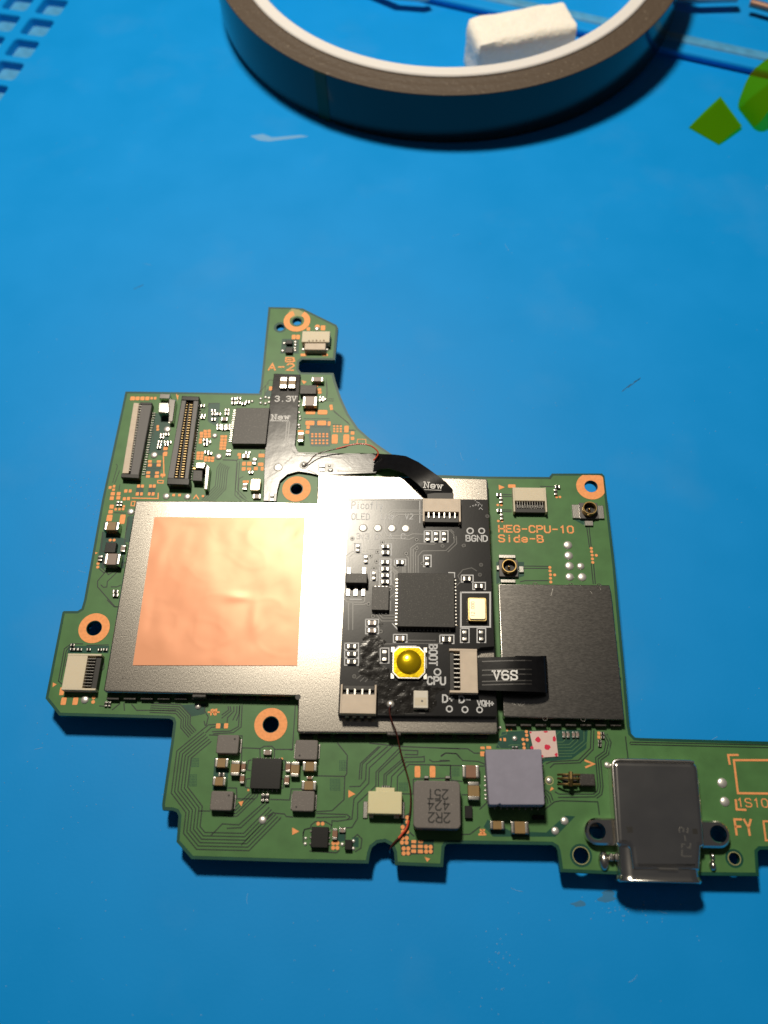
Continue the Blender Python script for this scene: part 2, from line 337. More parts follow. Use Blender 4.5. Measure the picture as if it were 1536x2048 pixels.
# ---- single-stroke lettering, 4 wide x 6 high
GL = {
 'A': [[(0, 0), (2, 6), (4, 0)], [(.8, 2), (3.2, 2)]],
 'B': [[(0, 0), (0, 6), (2.6, 6), (3.6, 5.3), (3.6, 3.9), (2.6, 3.1), (0, 3.1)], [(2.6, 3.1), (4, 2.3), (4, .8), (2.8, 0), (0, 0)]],
 'C': [[(4, 4.8), (3, 6), (1, 6), (0, 4.8), (0, 1.2), (1, 0), (3, 0), (4, 1.2)]],
 'D': [[(0, 0), (0, 6), (2.4, 6), (4, 4.6), (4, 1.4), (2.4, 0), (0, 0)]],
 'E': [[(4, 6), (0, 6), (0, 0), (4, 0)], [(0, 3.1), (3.2, 3.1)]],
 'F': [[(4, 6), (0, 6), (0, 0)], [(0, 3.2), (3, 3.2)]],
 'G': [[(4, 4.8), (3, 6), (1, 6), (0, 4.8), (0, 1.2), (1, 0), (3, 0), (4, 1.2), (4, 2.8), (2.2, 2.8)]],
 'H': [[(0, 0), (0, 6)], [(4, 0), (4, 6)], [(0, 3), (4, 3)]],
 'I': [[(2, 0), (2, 6)]], 'L': [[(0, 6), (0, 0), (4, 0)]],
 'N': [[(0, 0), (0, 6), (4, 0), (4, 6)]],
 'O': [[(1, 0), (0, 1.2), (0, 4.8), (1, 6), (3, 6), (4, 4.8), (4, 1.2), (3, 0), (1, 0)]],
 'P': [[(0, 0), (0, 6), (3, 6), (4, 5.2), (4, 3.8), (3, 3), (0, 3)]],
 'Q': [[(1, 0), (0, 1.2), (0, 4.8), (1, 6), (3, 6), (4, 4.8), (4, 1.2), (3, 0), (1, 0)], [(2.6, 1.4), (4, -.4)]],
 'R': [[(0, 0), (0, 6), (3, 6), (4, 5.2), (4, 3.8), (3, 3), (0, 3)], [(2, 3), (4, 0)]],
 'S': [[(4, 5), (3.2, 6), (.9, 6), (0, 5.1), (0, 4), (.9, 3.2), (3.1, 2.8), (4, 2), (4, .9), (3.1, 0), (.8, 0), (0, 1)]],
 'T': [[(0, 6), (4, 6)], [(2, 6), (2, 0)]], 'U': [[(0, 6), (0, 1.2), (1, 0), (3, 0), (4, 1.2), (4, 6)]],
 'V': [[(0, 6), (2, 0), (4, 6)]], 'Y': [[(0, 6), (2, 3), (4, 6)], [(2, 3), (2, 0)]],
 '0': [[(1, 0), (0, 1.2), (0, 4.8), (1, 6), (3, 6), (4, 4.8), (4, 1.2), (3, 0), (1, 0)]],
 '1': [[(1, 4.8), (2.2, 6), (2.2, 0)]],
 '2': [[(0, 4.9), (.9, 6), (3.1, 6), (4, 5), (4, 3.9), (0, 0), (4, 0)]],
 '3': [[(0, 5.1), (.9, 6), (3, 6), (3.9, 5.2), (3.9, 4), (3, 3.2), (1.6, 3.2)], [(3, 3.2), (4, 2.3), (4, .9), (3, 0), (.9, 0), (0, .9)]],
 '4': [[(3, 0), (3, 6), (0, 2), (4, 2)]],
 '5': [[(4, 6), (.4, 6), (.2, 3.4), (2.8, 3.6), (4, 2.6), (4, 1), (3, 0), (.9, 0), (0, .8)]],
 '6': [[(3.8, 5.2), (3, 6), (1, 6), (0, 4.8), (0, 1.1), (1, 0), (3, 0), (4, 1), (4, 2.4), (3, 3.3), (1, 3.3), (0, 2.4)]],
 '-': [[(.4, 3), (3.6, 3)]], '+': [[(.2, 3), (3.8, 3)], [(2, 1.2), (2, 4.8)]], '.': [[(1.8, 0), (2.2, .2)]], ' ': [],
 'c': [[(3.6, 3.2), (2.8, 4), (1, 4), (0, 3), (0, 1), (1, 0), (2.8, 0), (3.6, .8)]],
 'd': [[(3.6, 6), (3.6, 0)], [(3.6, 3.2), (2.6, 4), (1, 4), (0, 3), (0, 1), (1, 0), (2.6, 0), (3.6, .8)]],
 'e': [[(0, 2), (3.7, 2), (3.6, 3.2), (2.8, 4), (1, 4), (0, 3), (0, 1), (1, 0), (2.8, 0), (3.6, .7)]],
 'f': [[(3.4, 5.6), (2.4, 6), (1.5, 5), (1.5, 0)], [(.3, 3.8), (3, 3.8)]], 'i': [[(2, 0), (2, 4)], [(2, 5.4), (2, 5.8)]],
 'l': [[(2, 6), (2, 0)]], 'o': [[(1, 0), (0, 1), (0, 3), (1, 4), (2.8, 4), (3.7, 3), (3.7, 1), (2.8, 0), (1, 0)]],
 't': [[(1.8, 5.6), (1.8, .8), (2.6, 0), (3.4, .3)], [(.4, 4), (3.2, 4)]], 'v': [[(0, 4), (1.8, 0), (3.6, 4)]],
 'w': [[(0, 4), (1, 0), (2, 3.2), (3, 0), (4, 4)]], 'y': [[(0, 4), (1.9, .2)], [(3.8, 4), (1.2, -2)]],
 # letters with slab serifs, for the printed flat cables
 'N~': [[(.4, 0), (.4, 6), (3.6, 0), (3.6, 6)], [(-.5, 0), (1.3, 0)], [(-.5, 6), (.7, 6)], [(2.8, 6), (4.5, 6)]],
 'w~': [[(.1, 4), (1, 0), (2, 3.4), (3, 0), (3.9, 4)], [(-.7, 4), (.9, 4)], [(3.1, 4), (4.7, 4)]],
 'V~': [[(.2, 6), (2, 0), (3.8, 6)], [(-.7, 6), (1.2, 6)], [(2.8, 6), (4.7, 6)]],
 'S~': [[(3.8, 4.4), (3.8, 6), (3.2, 5.7), (2.4, 6), (.9, 6), (.1, 5.1), (.1, 4), (.9, 3.3), (3.1, 2.8), (3.9, 2), (3.9, .9), (3.1, 0), (1.4, 0), (.6, .4), (.1, 0), (.1, 1.7)]],
}
def text(mb, s, org, hgt, wid, stroke, z, rot=0.0, fn=None, serif=False, lift=.012):
    """lettering from the lower left corner org; wid is the width of the whole line"""
    n = len(s); adv = 5.6; k = wid / (adv * (n - 1) + 4); ky = hgt / 6; c, q = math.cos(rot), math.sin(rot)
    for i, ch in enumerate(s):
        for pl in GL.get(ch + '~' if serif and ch + '~' in GL else ch, []):
            pts = [((i * adv + x) * k, y * ky) for x, y in pl]
            mb.ribbon([(org[0] + x * c - y * q, org[1] + x * q + y * c) for x, y in pts], stroke, z, lift, fn)
    return mb
def P2(t, x, y, z=0.0): p = P(t, x, y, z); return (p.x, p.y)
def path(t, pts, z=0.0): return [P2(t, x, y, z) for x, y in pts]
def shift(pts, d):
    """parallel line d to the left of the direction of travel"""
    o = []; n = len(pts)
    for i in range(n):
        a, b, c = pts[max(i - 1, 0)], pts[i], pts[min(i + 1, n - 1)]
        d1 = unit(b[0] - a[0], b[1] - a[1]) if i else unit(c[0] - b[0], c[1] - b[1]); d2 = unit(c[0] - b[0], c[1] - b[1]) if i < n - 1 else d1
        nx, ny = unit(-d1[1] - d2[1], d1[0] + d2[0]); k = d / max(.5, -nx * d1[1] + ny * d1[0]); o.append((b[0] + nx * k, b[1] + ny * k))
    return o

# ================================================================== the mat the board lies on
def xy(v): return (v.x, v.y)
mt = Thing('work_mat', 'blue silicone repair mat under everything, with moulded compartments and a raised ledge', None, board=False, kind='structure')
ca = math.radians(-12.5); dc = Vector((math.cos(ca), math.sin(ca))); dr = Vector((math.sin(ca), -math.cos(ca)))
cell0 = Vector(xy(W(111, 42))) - dr * 1.0
cells = []
for r_ in range(-3, 5):
    for c_ in range(0, 4):
        o = cell0 + dr * (7.05 * r_) - dc * (7.5 * c_)
        cx, cy = o - dc * 2.9 + dr * 3.6
        cells.append(rrect(cx, cy, 5.7, 5.5, .9, ca))
big = [(-260, -220), (260, -220), (260, 330), (-260, 330)]
mb = MB(); loops = [[Vector((*p, 0)) for p in big]] + [[Vector((*p, 0)) for p in reversed(c)] for c in cells]
flat = [(v.x, v.y, 0) for l in loops for v in l]
mb.add(flat, tris(loops))
mb.add([(x, y, 0) for x, y in big] + [(x, y, -6) for x, y in big], [(i, (i + 1) % 4, 4 + (i + 1) % 4, 4 + i) for i in range(4)])
for c in cells:
    n = len(c); rings = [(c, 0), (offset(c, -.15), -.25), (offset(c, -.35), -1.7)]
    mb.add([(x, y, z) for pl, z in rings for x, y in pl], [(k * n + i, k * n + (i + 1) % n, (k + 1) * n + (i + 1) % n, (k + 1) * n + i) for k in range(2) for i in range(n)])
mt.part('mat_sheet', mb, 'blue')
cfl = shared(MB().prism(rrect(0, 0, 5.3, 5.1, .6), -.3, 0, .1), 'bluepale', 'compartment_floor_mesh')
for r_ in range(-3, 5):
    for c_ in range(0, 4):
        cx, cy = cell0 + dr * (7.05 * r_) - dc * (7.5 * c_) - dc * 2.9 + dr * 3.6
        mt.share('compartment_floor', cfl, cx, cy, -1.6, rot=ca)
# raised ledge behind the roll
a0, a1 = Vector(xy(W(880, 14))), Vector(xy(W(1450, 140))); ld_ = (a1 - a0).normalized(); ln = Vector((-ld_.y, ld_.x))
prof = [(.5, 0), (.05, 1.2), (.25, 1.55), (1.0, 1.75), (2.6, 1.8), (3.1, 2.0), (4.3, 2.0), (5.0, 1.9), (12, 1.8), (12.6, 1.5), (12.8, 0)]
mb = MB(); ends = [a0 - ld_ * 70, a0 + ld_ * 160]
for e in ends: mb.v += [(e.x + ln.x * a, e.y + ln.y * a, z) for a, z in prof]
n = len(prof); mb.f = [(i, n + i, n + i + 1, i + 1) for i in range(n - 1)] + [tuple(range(n)), tuple(range(2 * n - 1, n - 1, -1))]
mt.part('raised_ledge', mb, 'blue', 35)
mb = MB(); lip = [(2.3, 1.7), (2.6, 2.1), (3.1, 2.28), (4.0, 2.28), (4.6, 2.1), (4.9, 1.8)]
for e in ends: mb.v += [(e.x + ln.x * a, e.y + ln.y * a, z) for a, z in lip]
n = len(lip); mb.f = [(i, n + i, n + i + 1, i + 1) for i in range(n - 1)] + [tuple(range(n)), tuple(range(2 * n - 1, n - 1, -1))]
mt.part('ledge_lip_highlight', mb, 'bluepale', 35)  # highlight along the rounded lip is put into its paler colour
# scuffs and smears on the silicone
def blot(name, pts, m, z):
    mt.part(name, MB().prism(ccw([xy(W(*p)) for p in pts]), -.01, z), m)
blot('scuff', [(500, 272), (525, 268), (545, 275), (600, 270), (618, 273), (570, 279), (538, 283), (518, 281)], 'scuff', .012)
mb = MB()
for q in [((1244, 783), (1262, 768)), ((1256, 775), (1281, 756)), ((1268, 764), (1279, 758)), ((268, 578), (286, 570))]:
    mb.ribbon([xy(W(*q[0])), xy(W(*q[1]))], .10, .004, .008)
mt.part('dark_smear', mb, 'dirt', kind='stuff')
mb = MB(); random.seed(3)
for _ in range(240):
    c = random.choice([(195, 1010, 26, 60), (150, 980, 40, 40), (1245, 1815, 70, 25), (170, 1130, 60, 70), (1000, 1930, 30, 90), (110, 1540, 90, 120), (780, 800, 500, 120)])
    p = W(random.gauss(c[0], c[2] * .6), random.gauss(c[1], c[3] * .6)); rr = random.uniform(.03, .085)
    mb.dome(p.x, p.y, 0, rr, rr * .7, 5, 2)
for _ in range(520):
    p = W(random.uniform(0, 1536), random.uniform(0, 2048)); rr = random.uniform(.025, .075); mb.dome(p.x, p.y, 0, rr, rr * .6, 5, 2)
for _ in range(20):
    p = W(random.uniform(0, 1536), random.uniform(250, 2048)); a = random.uniform(0, 6.28); l = random.uniform(.3, 1.6); c_ = random.uniform(-.5, .5)
    mb.ribbon([(p.x + l * t * math.cos(a + c_ * t), p.y + l * t * math.sin(a + c_ * t)) for t in (0, .25, .5, .75, 1)], .035, 0, .02)
mt.part('dust_specks', mb, 'dust', kind='stuff')
for nm, ctr, sz, m in (('flux_stain', (1225, 1795), (55, 14), 'stain'),):
    for k in range(5):
        c = (ctr[0] + random.gauss(0, sz[0] * .5), ctr[1] + random.gauss(0, sz[1] * .5)); ph = random.random() * 6
        pts = [(c[0] + sz[0] * .28 * random.uniform(.5, 1.2) * math.cos(t * .57 + ph), c[1] + sz[1] * .5 * random.uniform(.5, 1.2) * math.sin(t * .57 + ph)) for t in range(11)]
        blot(nm, pts, m, .006 + .002 * k)

# ================================================================== roll of tape, foam block, loose film, tools on the mat
# the roll leans on the ledge: built flat about its front edge, then tipped back
RC, RO, RT, RI, RH = (9.0, 45.8), 45.8, 41.5, 39.2, 10.0
tr = Thing('tape_roll', 'roll of brown heat-resistant tape with a white core standing at the back of the mat', 'tape roll', (9.0, 0, 0), board=False)
tr.o.matrix_world = Matrix.Translation((9.0 * S, 96.8 * S, 0)) @ Matrix.Rotation(math.radians(3.6), 4, 'X')
tr.part('wound_tape', MB().lathe(*RC, [(RO, 0.1), (RO, RH - .1), (RO - .08, RH)], 160, close=False), 'roll', 40)
mb = MB(); n = 220; rr_ = [RO - .08, RO - .5, RO - 1.1, RO - 1.8, RO - 2.4, RO - 3.1, RO - 3.6, RT]
vs = []; random.seed(5)
for i in range(n):
    t = 2 * math.pi * i / n
    for k, r in enumerate(rr_): vs.append((RC[0] + r * math.cos(t), RC[1] + r * math.sin(t), RH + (0 if k in (0, 7) else .06 * math.sin(k * 2.3 + .15 * math.sin(3 * t)) + random.uniform(-.03, .03))))
q = len(rr_); mb.add(vs, [(i * q + k, ((i + 1) % n) * q + k, ((i + 1) % n) * q + k + 1, i * q + k + 1) for i in range(n) for k in range(q - 1)])
tr.part('layer_edges', mb, 'tapeside', 30)
tr.part('core', MB().lathe(*RC, [(RT, .1), (RT, RH + .25), (RT - .25, RH + .45), (RI + .25, RH + .45), (RI, RH + .2), (RI, .1)], 160), 'core', 40)
ta = math.atan2(W(640, 200, 5).y - 96.8 - RC[1], W(640, 200, 5).x - RC[0])
tr.part('tape_end', MB().lathe(*RC, [(RO + .07, .15), (RO + .07, RH - .15), (RO, RH - .15), (RO, .15)], 6, a0=ta - .026, a1=ta + .026), 'rolledge', 40)

fo = Thing('foam_block', 'small white foam block lying inside the tape roll', 'foam block', (21, 118, 0), board=False)
mb = MB(); nx, ny, nz = 14, 8, 8
from mathutils import noise as mnoise
def foamv(u, v, w_):
    lx, ly, lz = (u - .5) * 19.0, (v - .5) * 8.6, w_ * 9.6
    e = .85
    for _ in range(1):
        ax = max(0, abs(lx) - (9.5 - e)); ay = max(0, abs(ly) - (4.3 - e)); az = max(0, abs(lz - 4.8) - (4.8 - e))
        d = math.sqrt(ax * ax + ay * ay + az * az)
        if d > e:
            k = e / d; lx = math.copysign((9.5 - e) + ax * k, lx) if ax else lx; ly = math.copysign((4.3 - e) + ay * k, ly) if ay else ly
            lz = 4.8 + math.copysign((4.8 - e) + az * k, lz - 4.8) if az else lz
    if lz > 1: lx += mnoise.noise(Vector((lx, ly, lz)) * .5) * .35; lz += mnoise.noise(Vector((lx + 9, ly, lz)) * .45) * .35
    lx *= 1 - .02 * w_
    c, s_ = math.cos(.27), math.sin(.27)
    return (22.3 + lx * c - ly * s_, 117.2 + lx * s_ + ly * c, lz)
idx = {}
def fv(i, j, k):
    if (i, j, k) not in idx: idx[(i, j, k)] = len(mb.v); mb.v.append(foamv(i / nx, j / ny, k / nz))
    return idx[(i, j, k)]
for i in range(nx):
    for j in range(ny):
        for k in (0, nz): mb.f.append((fv(i, j, k), fv(i + 1, j, k), fv(i + 1, j + 1, k), fv(i, j + 1, k)))
for i in range(nx):
    for k in range(nz):
        for j in (0, ny): mb.f.append((fv(i, j, k), fv(i + 1, j, k), fv(i + 1, j, k + 1), fv(i, j, k + 1)))
for j in range(ny):
    for k in range(nz):
        for i in (0, nx): mb.f.append((fv(i, j, k), fv(i, j + 1, k), fv(i, j + 1, k + 1), fv(i, j, k + 1)))
fo.part('foam', mb, 'foam', 60)

ka = Thing('tape_scrap', 'curled scrap of translucent amber film on the mat, looking green', 'tape scrap', tuple(W(1440, 240, 0)), board=False)
c = [W(1378, 254, .25), W(1438, 288, .25), W(1484, 252, .6), W(1441, 193, .6)]
def lerp(a, b, t): return a + (b - a) * t
U = [c[0].lerp(c[3], t) + Vector((0, 0, .25 * math.sin(t * 3))) for t in [k / 8 for k in range(9)]]; Lo = [c[1].lerp(c[2], t) + Vector((0, 0, .2 * math.sin(t * 3))) for t in [k / 8 for k in range(9)]]
ka.part('flat_tab', MB().sheet(U, Lo, .12), 'kapton', 40)
# the other half rises and curls back over itself
U = [W(1476, 212, .5), W(1478, 200, 1.4), W(1483, 186, 2.4), W(1490, 168, 3.4), W(1499, 150, 4.2), W(1510, 136, 4.7), W(1528, 122, 4.8), W(1548, 108, 4.5)]
Lo = [W(1508, 253, .5), W(1517, 247, 1.5), W(1527, 236, 2.5), W(1538, 220, 3.5), W(1550, 202, 4.3), W(1564, 186, 4.8), W(1584, 170, 4.9), W(1606, 156, 4.6)]
ka.part('curled_tab', MB().sheet(U, Lo, .10), 'kapton', 40)

wt = Thing('plastic_stick', 'white plastic stick at the back edge resting on the mat ledge beside the roll', 'stick', tuple(W(1410, -6, 3)), board=False)
wt.part('shaft', MB().tube([W(1352, -10, 2.6), W(1400, -6, 2.6), W(1475, -8, 2.6)], 1.1, 12), 'wtool', 60)
wt = Thing('metal_tip', 'pinkish copper tool tip at the back corner of the mat', 'tool tip', tuple(W(1520, 8, 3.2)), board=False)
wt.part('tip', MB().tube([W(1500, 6, 2.2), W(1506, 7, 2.2), W(1560, 22, 2.2), W(1600, 30, 2.2)], .75, 12), 'tooltip', 60)
wt = Thing('tool_end', 'pale rounded tool end seen inside the ring of tape', 'tool', tuple(W(815, -10, 0)), board=False)
wt.part('shaft', MB().tube([W(700, -50, 2.7), W(790, -12, 2.7), W(845, -7, 2.6), W(856, -9, 2.5)], 1.0, 12), 'wtool', 60)

# ================================================================== main circuit board
cb = Thing('circuit_board', 'green console circuit board with metal shields, connectors and a charging port', 'circuit board')
OUT = [(537, 614), (584, 615), (606, 617), (626, 627), (673, 650), (676, 656), (670, 720), (604, 719), (598, 724), (597, 738), (602, 745), (667, 746), (671, 762), (682, 795), (697, 828), (716, 856), (735, 873), (755, 889),
       (783, 908), (815, 930), (850, 946), (873, 950), (973, 953), (1098, 954), (1104, 947), (1204, 947), (1209, 952), (1213, 986), (1230, 1131), (1238, 1223), (1250, 1348), (1259, 1452), (1262, 1467), (1270, 1475), (1282, 1476),
       (1536, 1483), (1720, 1488), (1720, 1700), (1536, 1699), (1520, 1699), (1515, 1704), (1518, 1752), (1235, 1749), (1121, 1744), (1115, 1702), (1112, 1695), (1104, 1690), (902, 1687), (893, 1688), (889, 1694),
       (886, 1734), (790, 1730), (788, 1705), (783, 1691), (770, 1684), (755, 1686), (744, 1695), (740, 1707), (737, 1727), (580, 1724), (383, 1718), (353, 1684), (357, 1632), (353, 1624), (345, 1621),
       (325, 1620), (324, 1609), (342, 1486), (347, 1446), (345, 1440), (338, 1437), (118, 1431), (91, 1397), (125, 1224), (128, 1222), (155, 1222), (163, 1217), (168, 1200), (204, 1000), (251, 783), (404, 785), (519, 787), (522, 766)]
OUTM = ccw([P2('-', *p) for p in OUT])
HOLES = [('-', 541.7, 1449, .93), ('-', 188.4, 1256.4, .93), ('-', 593, 978, .80), ('-', 594, 643, .68), ('-', 1182, 973, .86), ('-', 560.5, 655, .62), ('-', 1162, 1711, .86), ('-', 1468.6, 1717, .62), ('-', 1195, 1661, .9), ('-', 1436.5, 1667, .9)]
hc = [(*P2(t, x, y), r) for t, x, y, r in HOLES]
TB = .85
mb = MB(); loops = [[Vector((*p, 0)) for p in OUTM]] + [[Vector((*p, 0)) for p in reversed(circ(*h))] for h in hc]
T = tris(loops); flat = [v for l in loops for v in l]; N0 = len(flat)
mb.add([(v.x, v.y, 0) for v in flat] + [(v.x, v.y, -TB) for v in flat], [tuple(t) for t in T] + [tuple(i + N0 for i in reversed(t)) for t in T])
o_ = 0
for l in loops:
    n = len(l); mb.f += [(o_ + i, o_ + i + N0, o_ + (i + 1) % n + N0, o_ + (i + 1) % n) for i in range(n)]; o_ += n
cb.part('substrate', mb, 'mask', 30)
inset = offset(OUTM, -.34); loops = [[Vector((*p, 0)) for p in inset]] + [[Vector((*p, 0)) for p in reversed(circ(h[0], h[1], h[2] + (.14 if k not in (5, 6, 7) else .36)))] for k, h in enumerate(hc)]
T = tris(loops); flat = [v for l in loops for v in l]; cb.part('copper_pour', MB().add([(v.x, v.y, .014) for v in flat], [tuple(t) for t in T]), 'pour')
# underside parts the board rests on
for (x, y, w_, d_, lowz) in ((-18, 8, 34, 22, 0), (22, -17, 10, 6, 0), (-20, 30, 8, 4, 0)):
    depth = Z0 * math.cos(TILT) + y * math.sin(TILT) - (d_ / 2) * math.sin(TILT)
    cb.part('underside_shield', MB().box(x, y, -depth + .02, -TB + .02, w_, d_, 0), 'shield2')

# plated mounting rings
def ring(t, x, y, ri, ro, ex=None):
    c = P2(t, x, y); cb.part('mounting_ring', MB().lathe(*c, [(ri, .02), (ri, .045), (ro, .045), (ro - .0, .02)], 40), 'copper', 30); return c
ring('-', 541.7, 1449, 1.00, 1.97); ring('-', 188.4, 1256.4, 1.00, 1.97); ring('-', 593, 978, .92, 1.93)
c = P2('-', 1182, 973); n = 48; vs = []; fs = []
for i in range(n):
    t = 2 * math.pi * i / n; cx, cy = math.cos(t), math.sin(t); ro = 1.98
    if cx > .25 or cy > .25: ro = min(2.5, 1.72 / max(cx, cy)) if cx > -.4 and cy > -.4 else ro
    for r in (.90, min(ro, 2.25)): vs.append((c[0] + r * cx, c[1] + r * cy, .045))
cb.part('mounting_ring', MB().add(vs, [(2 * i, 2 * i + 1, 2 * ((i + 1) % n) + 1, 2 * ((i + 1) % n)) for i in range(n)]), 'copper')
c = P2('-', 594, 642); vs = []; n = 36
for i in range(n + 1):
    t = math.radians(112) + math.radians(308) * i / n
    for r in (1.12, 2.0): vs.append((c[0] + r * math.cos(t), c[1] + r * math.sin(t), .045))
cb.part('mounting_ring', MB().add(vs, [(2 * i, 2 * i + 1, 2 * i + 3, 2 * i + 2) for i in range(n)]), 'copper', label='copper ring broken open at its top side')
cb.part('bare_patch', MB().prism(ccw(path('A', [(395, 175), (430, 140), (500, 152), (560, 185), (540, 225), (480, 215), (420, 240), (400, 235)])), .016, .03), 'pale')
for (x, y, r) in ((1162, 1711, .86), (1468.6, 1717, .62)):
    c = P2('-', x, y); cb.part('hole_rim', MB().lathe(*c, [(r + .01, .005), (r + .01, .03), (r + .09, .03), (r + .09, .005)], 32), 'pale', 30)

# ---- gaps between copper areas (dark lines), bundles of traces
g = MB(); GW = .13
def gap(t, *pts, w=GW): g.ribbon(path(t, pts), w, .016, .010)
def bundle(t, pts, n, d, w=GW):
    b = path(t, pts)
    for k in range(n): g.ribbon(shift(b, d * k), w, .016, .010)
bundle('K', [(1245, 1240), (950, 1542), (447, 1530), (322, 1376), (345, 1176), (205, 990), (258, 586), (500, 385)], 6, -.36)
for q in ([(1245, 1240), (1255, 1225)], [(500, 385), (560, 335), (635, 330)], [(535, 410), (590, 358), (640, 352)], [(600, 400), (770, 395), (850, 350), (862, 150)], [(610, 420), (800, 410), (875, 355), (885, 150)], [(570, 432), (880, 440)]): gap('K', *q)
bundle('K', [(1035, 990), (1030, 1022), (835, 1212), (770, 1215), (715, 1205)], 4, -.30)
for q in ([(1132, 1080), (872, 1322), (742, 1328)], [(1095, 1080), (852, 1295), (695, 1285), (588, 1395)], [(1175, 1195), (1050, 1310), (880, 1485)], [(1130, 1210), (1175, 1180), (1290, 1190), (1310, 1215), (1370, 1220)],
          [(880, 555), (1058, 562), (1098, 540), (1170, 540), (1200, 570), (1370, 570)], [(885, 440), (878, 700)], [(1395, 150), (1368, 570)], [(750, 940), (830, 942), (835, 1045), (1000, 1045)], [(1155, 1050), (1340, 1056), (1357, 950), (1450, 950)],
          [(475, 1162), (580, 1162)], [(1055, 565), (1058, 650)], [(1195, 575), (1192, 650)], [(970, 672), (945, 680), (930, 765), (965, 775)], [(960, 850), (925, 855), (915, 935), (950, 940)], [(1255, 672), (1300, 680), (1295, 765), (1260, 775)], [(1250, 850), (1285, 855), (1280, 940), (1245, 945)],
          [(1470, 1400), (1480, 1340), (1536, 1325)]): gap('K', *q)
bundle('K', [(0, 215), (248, 225), (300, 282), (295, 362), (372, 452)], 5, .27)
for q in ([(750, 160), (755, 192), (692, 238)], [(770, 160), (778, 200), (690, 270)], [(805, 160), (805, 205), (745, 265), (740, 310)], [(835, 160), (832, 215), (795, 290)], [(860, 160), (855, 230), (830, 292)], [(530, 150), (525, 200), (560, 260), (540, 340)], [(520, 300), (530, 340)]): gap('K', *q)
for q in ([(430, 300), (518, 410), (513, 575), (495, 600), (250, 595)], [(495, 600), (488, 810), (380, 910), (240, 918)], [(800, 330), (635, 485), (625, 625)], [(815, 332), (652, 490), (645, 625)], [(880, 330), (690, 492), (683, 630), (632, 690), (540, 692)], [(930, 325), (718, 522), (712, 662), (578, 803), (560, 985), (430, 1005), (380, 1000), (378, 1045)],
          [(980, 352), (778, 560), (776, 690)], [(1000, 370), (800, 562), (798, 690)], [(1000, 362), (1155, 368), (1152, 405), (1040, 402)], [(1030, 430), (1190, 425), (1212, 420), (1215, 468), (1050, 470), (918, 602), (912, 705)], [(1020, 440), (850, 585), (848, 690)], [(1035, 450), (870, 592), (866, 690)],
          [(1450, 500), (1075, 492), (972, 600), (968, 735)], [(720, 300), (1000, 330), (1530, 350)], [(1365, 412), (1405, 388), (1500, 393), (1535, 430)], [(1262, 450), (1290, 468), (1442, 460)], [(1450, 500), (1445, 615), (1115, 625), (1112, 760), (985, 755)], [(770, 690), (612, 840), (610, 980), (560, 1062), (445, 1068)],
          [(240, 935), (515, 945), (542, 968), (520, 990)], [(240, 972), (500, 965)], [(120, 1200), (120, 1105), (135, 1080), (185, 1070), (190, 1040), (230, 1008), (320, 1010), (375, 1040), (370, 1075)], [(500, 1110), (498, 1165)], [(580, 1150), (610, 1125), (650, 1165), (640, 1250), (590, 1280)],
          [(180, 1275), (420, 1290), (445, 1270)], [(1040, 960), (1085, 930)], [(1000, 1180), (1010, 1310), (1085, 1310), (1100, 1295), (1290, 1297), (1295, 1230)], [(1075, 1100), (1120, 1140)], [(0, 360), (20, 362)]): gap('L', *q)
for q in ([(0, 300), (250, 305), (310, 345), (360, 345)], [(10, 375), (50, 345), (150, 350), (205, 412), (345, 420), (420, 450)], [(0, 410), (80, 412)], [(0, 455), (410, 462)], [(95, 460), (100, 590), (200, 600)], [(995, 475), (1030, 442), (1265, 432), (1385, 312), (1390, 140)], [(960, 440), (1010, 420), (1250, 410), (1360, 300), (1365, 140)],
          [(1040, 695), (1075, 715), (1390, 715)], [(1070, 745), (1400, 740)], [(1095, 775), (1425, 785), (1440, 900)], [(960, 680), (1000, 715), (1020, 770)], [(960, 705), (985, 740), (1000, 790)], [(955, 735), (970, 760), (975, 800)], [(950, 850), (1035, 785), (1095, 775)], [(200, 720), (250, 722)], [(360, 850), (420, 795)], [(195, 1080), (270, 1078), (360, 1010)]): gap('M', *q)
bundle('M', [(1390, 712), (1420, 690), (1428, 640), (1405, 385), (1482, 330), (1500, 250), (1470, 190)], 3, -.28)
for q in ([(430, 130), (450, 300)], [(480, 172), (1536, 195)], [(470, 190), (1536, 215)], [(465, 180), (470, 172)]): gap('N', *q)
for q in ([(1185, 560), (1205, 745)], [(1165, 560), (1190, 745)], [(1205, 890), (1222, 1055)], [(1225, 890), (1240, 1055)], [(630, 905), (840, 908)], [(630, 925), (838, 925)], [(600, 1040), (640, 1030), (838, 1030)], [(440, 293), (530, 297)], [(440, 312), (528, 312)], [(440, 425), (525, 428)], [(440, 440), (525, 442)], [(770, 225), (895, 230)], [(860, 160), (840, 160)], [(320, 200), (330, 500)]): gap('I', *q)
for q in ([(690, 700), (650, 760), (590, 830), (590, 890), (770, 1095), (800, 1095)], [(830, 700), (690, 835), (685, 890), (650, 895), (625, 870)], [(650, 600), (640, 700), (690, 750), (700, 765), (830, 690), (870, 640)], [(640, 330), (630, 520), (680, 540)], [(900, 180), (865, 440), (900, 470)], [(830, 870), (790, 890), (730, 890)], [(760, 130), (880, 135)], [(600, 700), (660, 750)]): gap('E', *q)
for q in ([(690, 0), (760, 70), (800, 70)], [(190, 830), (245, 880)], [(610, 620), (655, 650), (655, 700), (610, 750)], [(250, 900), (260, 870)], [(700, 460), (480, 465)], [(440, 450), (320, 448), (250, 500), (190, 830)], [(300, 480), (270, 520), (215, 820)], [(260, 680), (280, 600), (310, 590)], [(940, 1070), (990, 1130), (1390, 1130)], [(860, 1060), (865, 1130)], [(820, 1060), (740, 1125)], [(610, 1085), (720, 1095)]): gap('F', *q)
bundle('B', [(1235, 850), (1200, 900), (1182, 1085), (1045, 1228)], 6, .29, .095)
